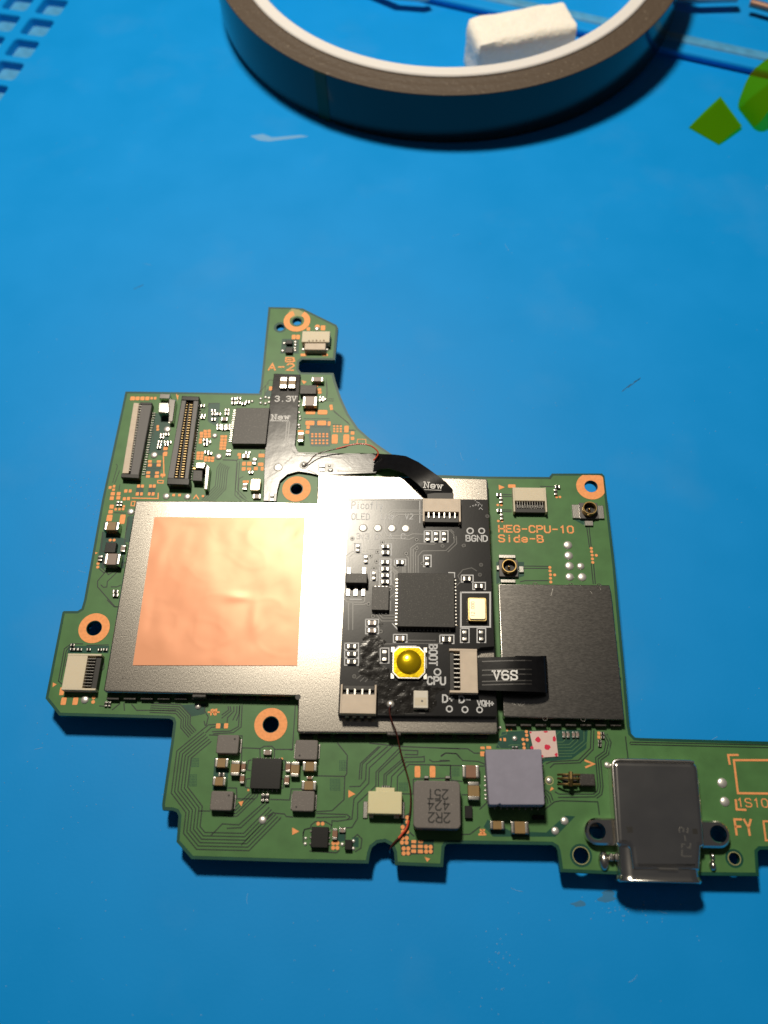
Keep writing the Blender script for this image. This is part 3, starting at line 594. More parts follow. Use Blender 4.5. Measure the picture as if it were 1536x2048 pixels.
for q in ([(1410, 850), (1385, 1130), (1470, 1220)], [(1430, 830), (1410, 1120), (1500, 1215)], [(1260, 820), (1400, 825), (1430, 800)], [(1120, 250), (1050, 330)], [(1220, 240), (1115, 240), (1105, 420)], [(480, 905), (635, 910)], [(130, 1050), (180, 880), (165, 860)], [(150, 1060), (200, 930)], [(205, 1070), (195, 1130)], [(560, 330), (545, 640)], [(300, 1440), (270, 1536)]): gap('B', *q, w=.085)
for q in ([(580, 120), (560, 150), (545, 260)], [(500, 130), (600, 30)], [(1190, 20), (1195, 180)], [(1090, 210), (1265, 215)], [(1090, 190), (1265, 195)], [(1265, 310), (1430, 460)], [(960, 395), (1220, 398)], [(1040, 480), (1225, 480)], [(1250, 455), (1345, 460)], [(1360, 520), (1490, 515)], [(1230, 520), (1240, 660)], [(130, 815), (275, 820), (255, 1180), (320, 1240)], [(300, 1190), (380, 1240)], [(340, 990), (300, 1010), (285, 1180)], [(200, 720), (150, 800)], [(520, 730), (470, 850)], [(560, 960), (540, 1210)]): gap('C', *q, w=.085)
for q in ([(780, 860), (795, 990), (780, 1080)], [(175, 900), (200, 870), (245, 875)], [(160, 930), (150, 1010)], [(850, 1190), (1010, 1310)], [(1060, 1380), (980, 1385)]): gap('A', *q, w=.085)
cb.part('trace_gaps', g, 'gap', kind='stuff')

# areas without copper: darker mask, with lighter traces running through them
dk = [('M', [(505, 300), (560, 155), (820, 140), (1335, 132), (1322, 300), (1190, 398), (950, 420), (900, 460), (905, 310)]), ('M', [(430, 945), (640, 1050), (960, 1062), (1130, 910), (1222, 915), (1080, 1062), (1040, 1100), (480, 1100), (395, 1010)]),
      ('K', [(300, 145), (540, 130), (525, 230), (400, 255), (330, 190)]), ('K', [(680, 320), (708, 320), (708, 368), (680, 368)]), ('I', [(395, 870), (632, 870), (632, 990), (395, 1060)]), ('I', [(1040, 500), (1225, 515), (1225, 565), (1150, 560)]),
      ('B', [(560, 340), (720, 350), (690, 780), (500, 760), (480, 740)]), ('B', [(1115, 235), (1230, 235), (1225, 290), (1210, 480), (1110, 430)]), ('B', [(375, 1075), (450, 1075), (440, 1190), (365, 1185)]), ('B', [(500, 1075), (575, 1075), (560, 1190), (490, 1185)]), ('B', [(480, 850), (640, 850), (600, 1000), (460, 1000)]),
      ('C', [(590, 90), (650, 100), (640, 200), (540, 190)]), ('C', [(980, 410), (1230, 415), (1230, 680), (1030, 680)]), ('A', [(330, 450), (500, 450), (500, 600), (310, 600)]), ('E', [(900, 165), (965, 165), (915, 440), (875, 430)]), ('E', [(640, 320), (880, 400), (860, 700), (620, 700), (600, 560)]),
      ('F', [(300, 470), (710, 470), (700, 545), (280, 545)]), ('L', [(430, 1110), (500, 1110), (500, 1180), (430, 1200)]), ('L', [(1000, 950), (1075, 950), (1075, 1180), (1300, 1170), (1295, 1300), (1005, 1310)]), ('L', [(560, 1150), (620, 1150), (620, 1240), (575, 1240)]), ('K', [(620, 650), (760, 650), (740, 960), (600, 960)])]
for k, (t, pts) in enumerate(dk): cb.part('bare_board_area', MB().prism(ccw(path(t, pts)), .012, .020 + .0012 * (k % 3)), 'mask')
lt = MB()
def light(t, *pts, w=.10): lt.ribbon(path(t, pts), w, .024, .012)
for q in ([(1050, 245), (1110, 245), (1138, 212)], [(1060, 270), (1165, 268), (1220, 215), (1215, 195)], [(1070, 295), (1180, 293), (1245, 235), (1245, 200)], [(1060, 325), (1195, 322), (1300, 235), (1300, 140)], [(1055, 350), (1210, 348), (1325, 250)], [(920, 405), (960, 378), (1190, 372)], [(500, 290), (540, 190), (600, 172), (605, 130)], [(620, 280), (640, 270), (720, 272)], [(1045, 185), (1080, 150)], [(795, 260), (795, 300)], [(520, 270), (555, 310)]): light('M', *q)
for q in ([(1260, 100), (1300, 130), (1310, 280)],): light('N', *[(x - 1000, y) for x, y in q])
cb.part('light_traces', lt, 'trace', kind='stuff')
# fine test-point dot fields
dm = MB()
for t, x0, y0, nx, ny, dx, dy in (('L', 450, 460, 5, 7, 14, 14), ('L', 365, 625, 7, 8, 14, 14), ('L', 990, 660, 6, 6, 14, 14), ('K', 400, 660, 6, 6, 13, 15), ('K', 380, 815, 6, 8, 13, 15), ('M', 115, 480, 5, 6, 14, 14)):
    for i in range(nx):
        for j in range(ny): p = P2(t, x0 + i * dx, y0 + j * dy); dm.box(*p, .012, .022, .10, .10)
cb.part('dot_fields', dm, 'mask', kind='stuff')

# ================================================================== pads, solder, passives of the main board
def pads(t, items, T=cb, z=.016):
    for it in items:
        x, y, wd, hg = it; cx, cy, a, b = R(t, x - wd / 2, y - hg / 2, x + wd / 2, y + hg / 2)
        T.share('copper_pad', PAD, cx, cy, z, a, b)
def dots(t, items, d=None, T=cb, z=.016):
    for x, y in items: p = P2(t, x, y); T.share('copper_pad', PADR, *p, z, d, d)
def balls(t, items, T=cb, z=0.012, name='solder_joint'):
    for x, y, dpx in items:
        p = P2(t, x, y, z); r = abs(P(t, x + dpx / 2, y, z).x - P(t, x - dpx / 2, y, z).x); T.share(name, BALL, *p, z, r, r, min(r, .55), random.random() * 6)
def cap(t, x0, y0, x1, y1, h, body='tan', axis=None, T=cb, z=.02, frac=.22, name='capacitor'):
    """ceramic part with two metal ends; the rectangle is its top face"""
    cx, cy, a, b = R(t, x0, y0, x1, y1, z + h); axis = axis or ('x' if a > b else 'y')
    o = T.share(name, BODY[body], cx, cy, z, a * (.99 if axis == 'y' else .8), b * (.99 if axis == 'x' else .8), h * .97)
    for s_ in (-1, 1):
        k = (a if axis == 'x' else b) * (.5 - frac / 2) * s_
        T.share('terminal', TERM, cx + (k if axis == 'x' else 0), cy + (k if axis == 'y' else 0), z - .005, a * frac if axis == 'x' else a * 1.03, b * frac if axis == 'y' else b * 1.03, h, parent=None).parent = o
    # terminals live under the part: undo its scale
    for ch in o.children:
        ch.matrix_parent_inverse = Matrix.Identity(4); L = Matrix.LocRotScale(o.location, o.rotation_euler, o.scale)
        lw = Matrix.LocRotScale(ch.location, ch.rotation_euler, ch.scale); ch.matrix_local = L.inverted() @ lw
    return o
def tiny(t, x0, y0, x1, y1, h=.32, body='chip2', T=cb, z=.02, name='resistor'): return cap(t, x0, y0, x1, y1, h, body, None, T, z, .30, name)
def block(t, x0, y0, x1, y1, h, m, T=cb, z=.02, ch=.05, r=.04, name='chip', smooth=40, z0=None):
    cx, cy, a, b = R(t, x0, y0, x1, y1, z + h)
    o = T.part(name, MB().box(cx, cy, z if z0 is None else z0, z + h, a, b, ch, r), m, smooth); o['_'] = 0; del o['_']; return o, (cx, cy, a, b)
def pins(o, rc, sides, n, ln, wd, z, h, m='tin', T=cb, name='pins'):
    """rows of leads round a part, one small mesh"""
    cx, cy, a, b = rc; mb = MB()
    for s_ in sides:
        L_ = (a if s_ in 'ns' else b) * .9
        for i in range(n):
            k = (i + .5) / n * L_ - L_ / 2
            if s_ == 'n': mb.box(cx + k, cy + b / 2 + ln / 2 - .03, z, z + h, wd, ln, h * .3)
            if s_ == 's': mb.box(cx + k, cy - b / 2 - ln / 2 + .03, z, z + h, wd, ln, h * .3)
            if s_ == 'e': mb.box(cx + a / 2 + ln / 2 - .03, cy + k, z, z + h, ln, wd, h * .3)
            if s_ == 'w': mb.box(cx - a / 2 - ln / 2 + .03, cy + k, z, z + h, ln, wd, h * .3)
    T.part(name, mb, m, 30, parent=o, kind='stuff')

# power section
for q in (('K', 640, 430, 852, 610), ('K', 580, 970, 795, 1156), ('L', 45, 270, 250, 450), ('L', 15, 730, 220, 915)):
    o, rc = block(*q, 1.0, 'ferrite', ch=.10, r=.22, name='inductor', smooth=50); pins(o, rc, 'we', 1, .22, rc[3] * .75, .02, .12)
    p = R(*q, 1.02); cb.part('marking_dot', MB().prism(circ(p[0] + (p[2] * .3 if q[0] == 'K' else -p[2] * .28), p[1] - p[3] * (.3 if q[0] == 'L' else -.28), .11, 12), 1.0, 1.026), 'ink', parent=o)
for q in (('K', 620, 655, 750, 742), ('K', 598, 835, 726, 917), ('L', 113, 468, 242, 552), ('L', 103, 640, 236, 722), ('K', 775, 680, 860, 822), ('K', 1350, 690, 1432, 832)): cap(*q, .85, 'tan')
for q in (('K', 876, 690, 916, 785), ('K', 863, 808, 905, 898), ('K', 1303, 690, 1346, 788), ('K', 1290, 820, 1335, 910)): cap(*q, .45, 'brown')
cap('K', 1088, 575, 1167, 622, .45, 'mauve'); cap('L', 150, 600, 205, 625, .3, 'brown'); tiny('K', 1065, 995, 1098, 1070); tiny('K', 1105, 995, 1140, 1070); tiny('K', 655, 795, 715, 830)
o, rc = block('K', 970, 655, 1256, 947, .85, 'chip2', ch=.03); pins(o, rc, 'ns', 6, .25, .14, .02, .1)
balls('K', [(462, 158, 62), (1082, 1250, 78)]); dots('K', [(1268, 660), (944, 962)], .26)
pads('K', [(655, 345, 42, 50), (731, 345, 40, 50)])
def tri(t, pts, z=.016): cb.part('copper_mark', MB().prism(ccw(path(t, pts)), z, .045), 'copper')
tri('K', [(848, 1075), (898, 1065), (877, 1117)]); tri('L', [(528, 722), (590, 760), (528, 792)]); tri('L', [(20, 1062), (84, 1097), (20, 1130)]); tri('L', [(1216, 1328), (1266, 1345), (1238, 1372)])
tri('M', [(1008, 648), (1030, 668), (990, 688)]); tri('I', [(415, 212), (468, 234), (417, 256)]); tri('F', [(133, 845), (173, 865), (130, 893)]); tri('E', [(565, 535), (595, 540), (570, 558)]); tri('A', [(528, 875), (582, 888), (550, 915)])
mk = MB()
for q in ([(560, 213), (665, 213)], [(590, 190), (585, 240)], [(603, 185), (625, 240)], [(640, 185), (632, 240)], [(625, 188), (612, 235)]): mk.ribbon(path('K', q), .17, .02, .02)
for q in ([(1312, 412), (1388, 443), (1318, 472)],): mk.ribbon(path('M', q), .22, .02, .02)
for q in ([(365, 1040), (400, 1040)], [(365, 1064), (400, 1064)], [(383, 1040), (383, 1075)], [(352, 1080), (412, 1080)]): mk.ribbon(path('M', q), .2, .02, .02)
for q in ([(960, 1215), (985, 1180), (1010, 1220)], [(650, 750), (655, 960), (640, 1000)], [(330, 1210), (595, 1215), (597, 1160)], [(785, 150), (795, 200), (800, 160)]): mk.ribbon(path('B', q), .16, .02, .02)
for q in ([(590, 1030), (650, 1030), (645, 1058), (592, 1055), (590, 1030)], [(325, 1245), (360, 1245), (352, 1290), (318, 1288), (325, 1245)]): mk.ribbon(path('B', q), .14, .02, .02)
for q in ([(385, 95), (470, 98), (470, 150), (378, 145), (385, 95)],): mk.ribbon(path('D', q), .10, .02, .02)
cb.part('copper_marks', mk, 'copper', kind='stuff')
# small regulator, transistor
o, rc = block('L', 190, 1055, 345, 1243, .7, 'chip2', ch=.04); pins(o, rc, 'we', 3, .25, .2, .02, .14)
balls('L', [(142, 1160, 30), (138, 1210, 34)]); cap('L', 383, 1070, 427, 1172, .45, 'brown'); tiny('L', 445, 1066, 503, 1106, .3, 'mauve')
o, rc = block('L', 495, 1172, 560, 1262, .6, 'chip2', ch=.03); balls('L', [(473, 1215, 40), (573, 1185, 36), (572, 1253, 36)])
dots('L', [(255, 1028), (295, 1028)], .42); dots('L', [(392, 1204), (428, 1204), (390, 1246), (428, 1246)], .45)
pads('L', [(1152, 558, 52, 104), (1288, 558, 52, 104)])
pads('L', [(1118, 1190, 44, 28), (1180, 1190, 44, 28), (1118, 1233, 44, 30), (1178, 1233, 46, 30), (1117, 1276, 44, 32), (1178, 1278, 46, 34)])
dots('L', [(1060, 972), (1060, 1012), (1018, 1058), (1058, 1100), (1015, 1158), (1055, 1158), (1012, 1198), (1053, 1198), (1027, 1252), (1068, 1252), (1027, 1296), (1067, 1294), (1229, 1236), (1270, 1238), (1230, 1279), (1270, 1278), (1020, 1100)], .46)
# ivory wire-to-board socket
co, rc = block('L', 705, 735, 1010, 938, 1.45, 'ivory', ch=.06, r=.05, name='wire_socket')
x0, y0, a, b = R('L', 775, 700, 945, 738, 1.45); cb.part('latch_block', MB().box(x0, y0 - .1, .05, 1.40, a, b + .2, .05), 'ivory', 40, parent=co)
for q in ((660, 825, 702, 978), (1005, 830, 1036, 982)): x0, y0, a, b = R('L', *q, .2); cb.part('anchor_tab', MB().box(x0, y0, .02, .22, a, b, .06), 'tin', 40, parent=co)
for q in ((712, 938, 752, 972), (938, 942, 986, 976)): x0, y0, a, b = R('L', *q, .6); cb.part('foot', MB().box(x0, y0 + .1, .02, .7, a, b + .2, .06), 'beige', 40, parent=co)
for x in (737, 977): p = P2('L', x, 785 if x < 800 else 792, 1.47); cb.part('pin_hole', MB().prism(circ(*p, .1, 10), 1.4, 1.462), 'ink', parent=co)
mb = MB()
for i in range(4): p = P2('L', 835 + i * 20, 694, .2); mb.box(p[0], p[1], .02, .25, .2, .3, .05)
cb.part('contacts', mb, 'tin', parent=co, kind='stuff')
# marked power inductor
co, rc = block('L', 1115, 638, 1540, 1072, 2.1, 'ferrite', ch=.12, r=.5, name='power_inductor', smooth=50)
tx = MB()
for s_, (x, y), wd in (('25T', (1425, 722), 180), ('424', (1435, 822), 188), ('2R2', (1442, 932), 190)):
    p = P2('L', x, y, 2.12); q = P2('L', x - wd, y, 2.12); text(tx, s_, p, 1.0, p[0] - q[0], .15, 2.122, math.pi, lift=.012)
cb.part('marking_text', tx, 'ink', parent=co)
for x in (1230, 1420): x0, y0, a, b = R('L', x - 22, 628, x + 22, 642, .3); cb.part('terminal', MB().box(x0, y0 + .1, .02, 1.9, a, .3, .06), 'tin', 40, parent=co)
# parts round the charger chip under the grey pad
cap('M', 203, 453, 357, 567, .95, 'brown'); cap('M', 253, 602, 357, 768, 1.0, 'tan', 'y'); block('M', 225, 820, 292, 932, .5, 'chip2', ch=.02); cap('M', 453, 958, 583, 1032, .8, 'tan'); cap('M', 643, 962, 802, 1072, 1.0, 'tan')
co, rc = block('M', 440, 330, 930, 825, .95, 'chip2', ch=.03); pins(co, rc, 'wesn', 8, .3, .2, .02, .2)
balls('M', [(408, 560, 26), (408, 592, 26), (408, 640, 26), (410, 684, 26), (412, 724, 26), (412, 758, 26)])
block('M', 840, 905, 945, 945, .5, 'chip2')
balls('M', [(675, 213, 50), (985, 592, 56), (1125, 958, 74), (1040, 1048, 72), (1510, 452, 58)])
pc = P2('M', 988, 592); cb.part('hole_rim', MB().lathe(*pc, [(.40, .016), (.40, .03), (.50, .03), (.50, .016)], 24), 'pale', 30)
pads('M', [(384, 352, 42, 44), (384, 298, 40, 24), (440, 295, 44, 26), (584, 222, 24, 30), (606, 135, 18, 26), (548, 222, 14, 22), (643, 130, 14, 20)])
dots('M', [(780, 152), (783, 184), (750, 222), (786, 224), (757, 264), (760, 298)], .38)
for x in (1120, 1158, 1208, 1243): tiny('M', x - 13, 148, x + 13, 205, .28, 'mauve')
tiny('M', 652, 282, 674, 320, .3); tiny('M', 684, 282, 706, 320, .3); balls('M', [(545, 115, 30), (520, 118, 22)])
for y in (165, 200): pads('M', [(1434, y, 26, 30)])
for x, y in ((1470, 165), (1472, 200), (1446, 238), (1446, 272)): tiny('M', x - 16, y - 14, x + 16, y + 14, .25)
# brass spring contact
co, rc = block('M', 1258, 530, 1402, 640, 1.0, 'chip3', ch=.12, r=.1, name='spring_contact', z0=.02)
mb = MB(); z = 1.1
for y in (540, 575, 628): a, b = P('M', 1062, y, .5), P('M', 1265, y, 1.0); mb.tube([a, P('M', 1110, y - 3, .95), P('M', 1170, y, 1.15), b], .13, 8)
a, b = P('M', 1180, 520, 1.15), P('M', 1180, 640, 1.15); mb.tube([a, P('M', 1180, 580, 1.4), b], .28, 10)
cb.part('spring', mb, 'gold', 50, parent=co); cb.part('spring_base', MB().box(*R('M', 1110, 535, 1240, 640, .6)[:2], .02, .55, *R('M', 1110, 535, 1240, 640, .6)[2:], .05), 'black', parent=co)
# right arm: solder domes, code frame, lettering
balls('N', [(1180, 488, 78), (1200, 634, 76)])
fr = MB()
for q in ([(1600, 312), (1270, 312), (1302, 568), (1600, 572)], [(1302, 272), (1226, 272), (1238, 342)], [(1285, 622), (1292, 694), (1362, 698)], [(1600, 788), (1500, 786), (1518, 934), (1600, 936)]): fr.ribbon(path('N', q), .24 if q[0][1] != 788 else .2, .02, .025)
a = P2('N', 1302, 672); text(fr, '1S10B', a, .88, P2('N', 1600, 672)[0] - a[0], .13, .02, lift=.02)
a = P2('N', 1292, 890); text(fr, 'FY', a, 1.62, P2('N', 1420, 892)[0] - a[0], .24, .02, lift=.025)
cb.part('copper_lettering', fr, 'copper')
# top right corner
lt2 = MB(); a = P2('I', 418, 615); text(lt2, 'HEG-CPU-10', a, .95, P2('I', 1052, 622)[0] - a[0], .20, .02, lift=.02)
a = P2('I', 418, 698); text(lt2, 'Side-B', a, .95, P2('I', 795, 705)[0] - a[0], .20, .02, lift=.02)
a = P2('A', 190, 770); text(lt2, 'A-2', a, 1.12, P2('A', 445, 772)[0] - a[0], .22, .02, lift=.02)
a = P2('A', 365, 685); text(lt2, 'B', a, .75, P2('A', 455, 685)[0] - a[0], .20, .02, lift=.02)
cb.part('copper_lettering', lt2, 'copper')
balls('I', [(1005, 727, 78), (1012, 817, 78), (1018, 905, 78), (1115, 907, 66), (1020, 998, 74), (1127, 1000, 78)])
dots('I', [(1205, 755), (1208, 783), (1213, 813), (1215, 845), (1218, 875), (1248, 815), (852, 918), (853, 948), (857, 980), (857, 1010), (860, 1042), (893, 982)], .40)
pads('I', [(527, 224, 64, 30)]); dots('I', [(407, 385), (437, 385), (412, 522), (445, 522), (910, 317), (938, 317)], .36)
for x, y in ((420, 295), (423, 430), (919, 226)): tiny('I', x - 22, y - 13, x + 22, y + 13)
for x, y in ((437, 340), (441, 482), (903, 272)): tiny('I', x - 13, y - 24, x + 13, y + 24)
def fpc(t, rect, h, n, openside, bm='cream', T=cb, z=.02, split=.55, name='ribbon_connector', pm='tin'):
    """low connector for a flat cable: pale housing, dark slot, a row of contacts, two side arms"""
    cx, cy, a, b = R(t, *rect, z + h); v = openside in 'ns'; sg = 1 if openside in 'ne' else -1
    dp = b if v else a; wd = a if v else b
    def loc(u, s_): return (cx + u, cy + sg * s_) if v else (cx + sg * s_, cy + u)
    def bx(mb, u, s_, z0, z1, lu, ls, ch=.03): p = loc(u, s_); mb.box(p[0], p[1], z0, z1, lu if v else ls, ls if v else lu, ch)
    hb = MB(); bx(hb, 0, -dp / 2 + dp * split / 2, z, z + h, wd * .93, dp * split, .05)
    o = T.part(name, hb, bm, 40)
    for k in (-1, 1): ar = MB(); bx(ar, k * wd * .48, 0, z, z + h * 1.02, wd * .05, dp, .02); T.part('side_arm', ar, bm, 40, parent=o)
    sl = MB(); bx(sl, 0, dp * (split / 2 + .0), z, z + h * .35, wd * .9, dp * (1 - split) * .98); T.part('slot', sl, 'black', parent=o)
    ba = MB(); bx(ba, 0, dp / 2 - dp * .09, z, z + h * .72, wd * .9, dp * .16, .04); T.part('actuator', ba, 'black', 40, parent=o)
    ct = MB()
    for i in range(n):
        u = (i + .5) / n * wd * .84 - wd * .42
        bx(ct, u, -dp / 2 + dp * split + dp * (1 - split) * .30, z + h * .35, z + h * .88, wd * .84 / n * .30, dp * (1 - split) * .62, .03)
        bx(ct, u, -dp / 2 - .12, z, z + .16, wd * .84 / n * .5, .3, .03)
    T.part('contacts', ct, pm, parent=o, kind='stuff'); return o
fpc('I', (540, 235, 822, 442), 1.0, 11, 's')
fpc('F', (252, 552, 600, 920), 1.15, 10, 'e', split=.60)
# coaxial sockets
def coax(cx, cy, tabs):
    o = cb.part('coaxial_socket', MB().box(cx, cy, .02, .42, 2.45, 2.35, .06, .1), 'grey', 40)
    cb.part('socket_ring', MB().lathe(cx, cy, [(.96, .42), (.96, 1.18), (.90, 1.25), (.80, 1.25), (.74, 1.18), (.74, .45)], 32), 'gold', 40, parent=o)
    cb.part('socket_pin', MB().dome(cx, cy, .42, .20, .55, 12, 4), 'gold', 50, parent=o)
    cb.part('socket_bowl', MB().prism(circ(cx, cy, .74, 24), .40, .47), 'black', parent=o)
    for t_ in tabs: x0, y0, a, b = R(*t_, .25); cb.part('anchor_tab', MB().box(x0, y0, .02, .30, a, b, .06, .04), 'tin', 40, parent=o)
c = P('I', 505, 905, 1.1); coax(c.x, c.y, [('I', 415, 808, 560, 838), ('I', 430, 1018, 560, 1048), ('I', 396, 900, 428, 940), ('I', 588, 905, 630, 960)])
c = P('I', 1193, 412, 1.1); coax(c.x, c.y, [('I', 1042, 380, 1128, 498), ('I', 1262, 388, 1314, 502), ('I', 1150, 518, 1222, 562)])
# left side: pads and small parts
pads('F', [(225, 935, 46, 82), (243, 1037, 54, 78), (363, 1037, 54, 78)]); balls('F', [(460, 1022, 84)]); dots('F', [(550, 1000), (545, 1045)], .46)
for x, y in ((330, 460), (325, 503), (365, 503), (405, 505), (495, 505), (610, 508), (665, 507)): tiny('F', x - 22, y - 12, x + 22, y + 12, .28)
for x in (672, 708): tiny('F', x - 14, 1040, x + 14, 1090, .3)
cap('E', 652, 222, 806, 308, 1.25, 'tan'); cap('E', 652, 545, 816, 662, 1.25, 'mauve'); block('E', 665, 435, 776, 537, .7, 'chip2', ch=.03); cap('E', 824, 462, 872, 528, .5, 'mauve', 'y')
tiny('E', 590, 570, 635, 622); dots('E', [(595, 652), (592, 688), (720, 412), (760, 412)], .42); pads('E', [(712, 185, 58, 68), (845, 198, 56, 96), (735, 70, 44, 42), (724, 122, 46, 38), (776, 96, 26, 26), (815, 96, 26, 26), (852, 94, 26, 26), (860, 66, 24, 24)])
for y in (935, 973): tiny('E', 740, y - 16, 800, y + 16, .32)
balls('E', [(930, 122, 76)])
for x in (790, 825): tiny('E', x - 13, 12, x + 13, 58, .28)
pads('B', [(335, 190, 48, 40), (385, 190, 42, 38), (435, 190, 42, 38), (485, 190, 42, 38), (530, 188, 26, 26), (565, 188, 26, 26), (592, 478, 26, 28), (592, 508, 26, 24), (672, 703, 44, 36), (670, 758, 40, 46), (512, 835, 38, 26), (512, 873, 40, 32), (604, 836, 44, 26), (602, 872, 42, 32), (495, 950, 40, 26), (492, 988, 42, 28), (585, 952, 40, 26), (582, 988, 44, 30),
           (395, 1088, 32, 32), (435, 1088, 32, 32), (383, 1168, 32, 36), (425, 1168, 28, 34), (518, 1088, 30, 34), (556, 1088, 32, 34), (505, 1168, 28, 34), (545, 1168, 30, 36), (265, 1138, 34, 34), (310, 1138, 30, 32), (250, 1218, 32, 34), (292, 1216, 32, 34), (105, 1102, 30, 30), (145, 1090, 26, 28), (140, 1125, 30, 24), (132, 1166, 44, 36), (192, 1166, 40, 36), (122, 1212, 42, 38), (188, 1208, 40, 36), (645, 975, 50, 30),
           (1040, 548, 36, 32), (1078, 525, 34, 26), (1118, 522, 34, 26), (1080, 553, 34, 26), (1118, 552, 34, 26), (1040, 580, 34, 24), (1080, 582, 34, 26), (1118, 580, 34, 24), (1030, 612, 32, 24), (1028, 640, 32, 24), (1252, 580, 36, 26), (1288, 580, 28, 26), (1250, 612, 36, 26), (1286, 612, 28, 26), (1246, 643, 36, 26), (1282, 643, 30, 26), (1243, 672, 36, 26), (1278, 672, 30, 26), (1240, 703, 34, 26), (1275, 703, 30, 26),
           (1008, 748, 36, 28), (1046, 748, 32, 28), (1006, 778, 36, 26), (1044, 778, 32, 26), (1003, 806, 34, 26), (1040, 806, 32, 26), (1083, 795, 32, 26), (1118, 797, 30, 26), (1155, 800, 32, 26), (1080, 824, 32, 26), (1117, 826, 30, 24), (1152, 828, 32, 24), (755, 1180, 30, 26), (815, 1180, 30, 26), (1055, 1190, 24, 22)])
balls('B', [(690, 507, 78), (555, 770, 78), (680, 1192, 76), (895, 1196, 76), (1175, 572, 64), (1215, 785, 76)])
for x, y in ((635, 556), (685, 553), (632, 584), (612, 630), (672, 632), (708, 634), (605, 660), (680, 660), (600, 688)): tiny('B', x - 20, y - 12, x + 20, y + 12, .26)
for x, y in ((1160, 310), (1300, 305), (1165, 345), (1215, 345), (1298, 342), (1160, 400), (1215, 462), (1265, 470), (1310, 465), (1215, 492), (1265, 497), (1310, 495), (1050, 260), (1058, 360), (1050, 380), (1075, 612), (1112, 630), (1080, 655), (1090, 735), (1122, 750), (1365, 190), (1365, 232), (1420, 185), (1420, 230), (1470, 240), (1510, 222)): tiny('B', x - 22, y - 13, x + 22, y + 13, .28)
cap('B', 1238, 380, 1305, 415, .4, 'mauve')
# fine-pitch ribbon connector and board-to-board connector at the far left
def quadz(t, pts, z): return [P2(t, x, y, z) for x, y in pts]
def strip(t, q, z0, z1, m, name, parent=None, ch=.05):
    return cb.part(name, MB().prism(ccw(quadz(t, q, z1)), z0, z1, ch, True), m, 40, parent=parent)
co = strip('B', [(345, 232), (400, 236), (292, 955), (226, 955)], .02, 1.0, 'beige', 'ribbon_connector')
strip('B', [(425, 235), (535, 240), (395, 985), (305, 982)], .02, .92, 'grey', 'flip_lock', co, .08)
strip('B', [(398, 240), (428, 240), (310, 960), (288, 958)], .02, .55, 'black', 'slot', co)
strip('B', [(218, 958), (402, 968), (398, 1006), (214, 996)], .02, 1.0, 'black', 'end_block', co)
strip('B', [(412, 226), (532, 230), (530, 252), (410, 250)], .02, 1.0, 'black', 'end_block', co)
mb = MB(); n = 26
for i in range(n):
    t = (i + .5) / n; a = P2('B', 403 - 120 * t + 8, 250 + 690 * t, .9); mb.box(a[0], a[1], .5, .93, .55, .12, .02)
    a = P2('B', 556 - 112 * t, 330 + 650 * t, .1); mb.box(a[0], a[1], .02, .2, .45, .13, .04)
cb.part('contacts', mb, 'tin', parent=co, kind='stuff')
co = strip('B', [(832, 205), (1015, 212), (905, 1040), (690, 1035)], .02, .45, 'black', 'board_connector')
strip('B', [(838, 190), (886, 195), (758, 1010), (690, 1005)], .02, 1.25, 'grey', 'long_wall', co, .08)
strip('B', [(958, 200), (1012, 205), (905, 1020), (862, 1015)], .02, 1.25, 'grey', 'long_wall', co, .08)
strip('B', [(912, 220), (930, 220), (820, 1005), (800, 1005)], .02, .85, 'black', 'centre_tongue', co)
strip('B', [(838, 160), (1015, 168), (1010, 212), (832, 205)], .02, 1.35, 'chip2', 'end_wall', co, .1)
strip('B', [(690, 1000), (918, 1008), (912, 1075), (684, 1068)], .02, 1.35, 'chip2', 'end_wall', co, .1)
mb = MB(); n = 30
for i in range(n):
    t = (i + .5) / n
    for x0, x1 in ((890, 775), (940, 838)): a = P2('B', x0 + (x1 - x0) * t, 215 + 790 * t, .95); mb.box(a[0], a[1], .45, .98, .42, .15, .03)
cb.part('contacts', mb, 'brass', parent=co, kind='stuff')
mb = MB()
for i in range(n):
    t = (i + .5) / n; a = P2('B', 1030 - 105 * t, 240 + 790 * t, .1); mb.box(a[0], a[1], .02, .22, .38, .15, .04)
cb.part('solder_tails', mb, 'tin', parent=co, kind='stuff')
# bent steel clips
def clip(pa, pb):
    co = strip('B', pa, .02, 1.5, 'tin', 'shield_clip', None, .1); strip('B', pb, .02, .95, 'steel', 'clip_spring', co, .08); return co
clip([(602, 232), (705, 232), (700, 335), (596, 332)], [(705, 190), (775, 200), (745, 425), (700, 425)])
strip('B', [(615, 140), (720, 145), (710, 190), (605, 188)], .02, 1.0, 'steel', 'shield_clip')
clip([(985, 842), (1085, 845), (1062, 905), (975, 900)], [(1085, 850), (1125, 890), (1100, 1120), (1065, 1120)])
strip('B', [(955, 910), (1050, 912), (1045, 1035), (945, 1030)], .02, 1.1, 'chip3', 'shield_clip'); strip('B', [(950, 895), (1000, 898), (998, 915), (948, 912)], .9, 1.3, 'gold', 'clip_contact')
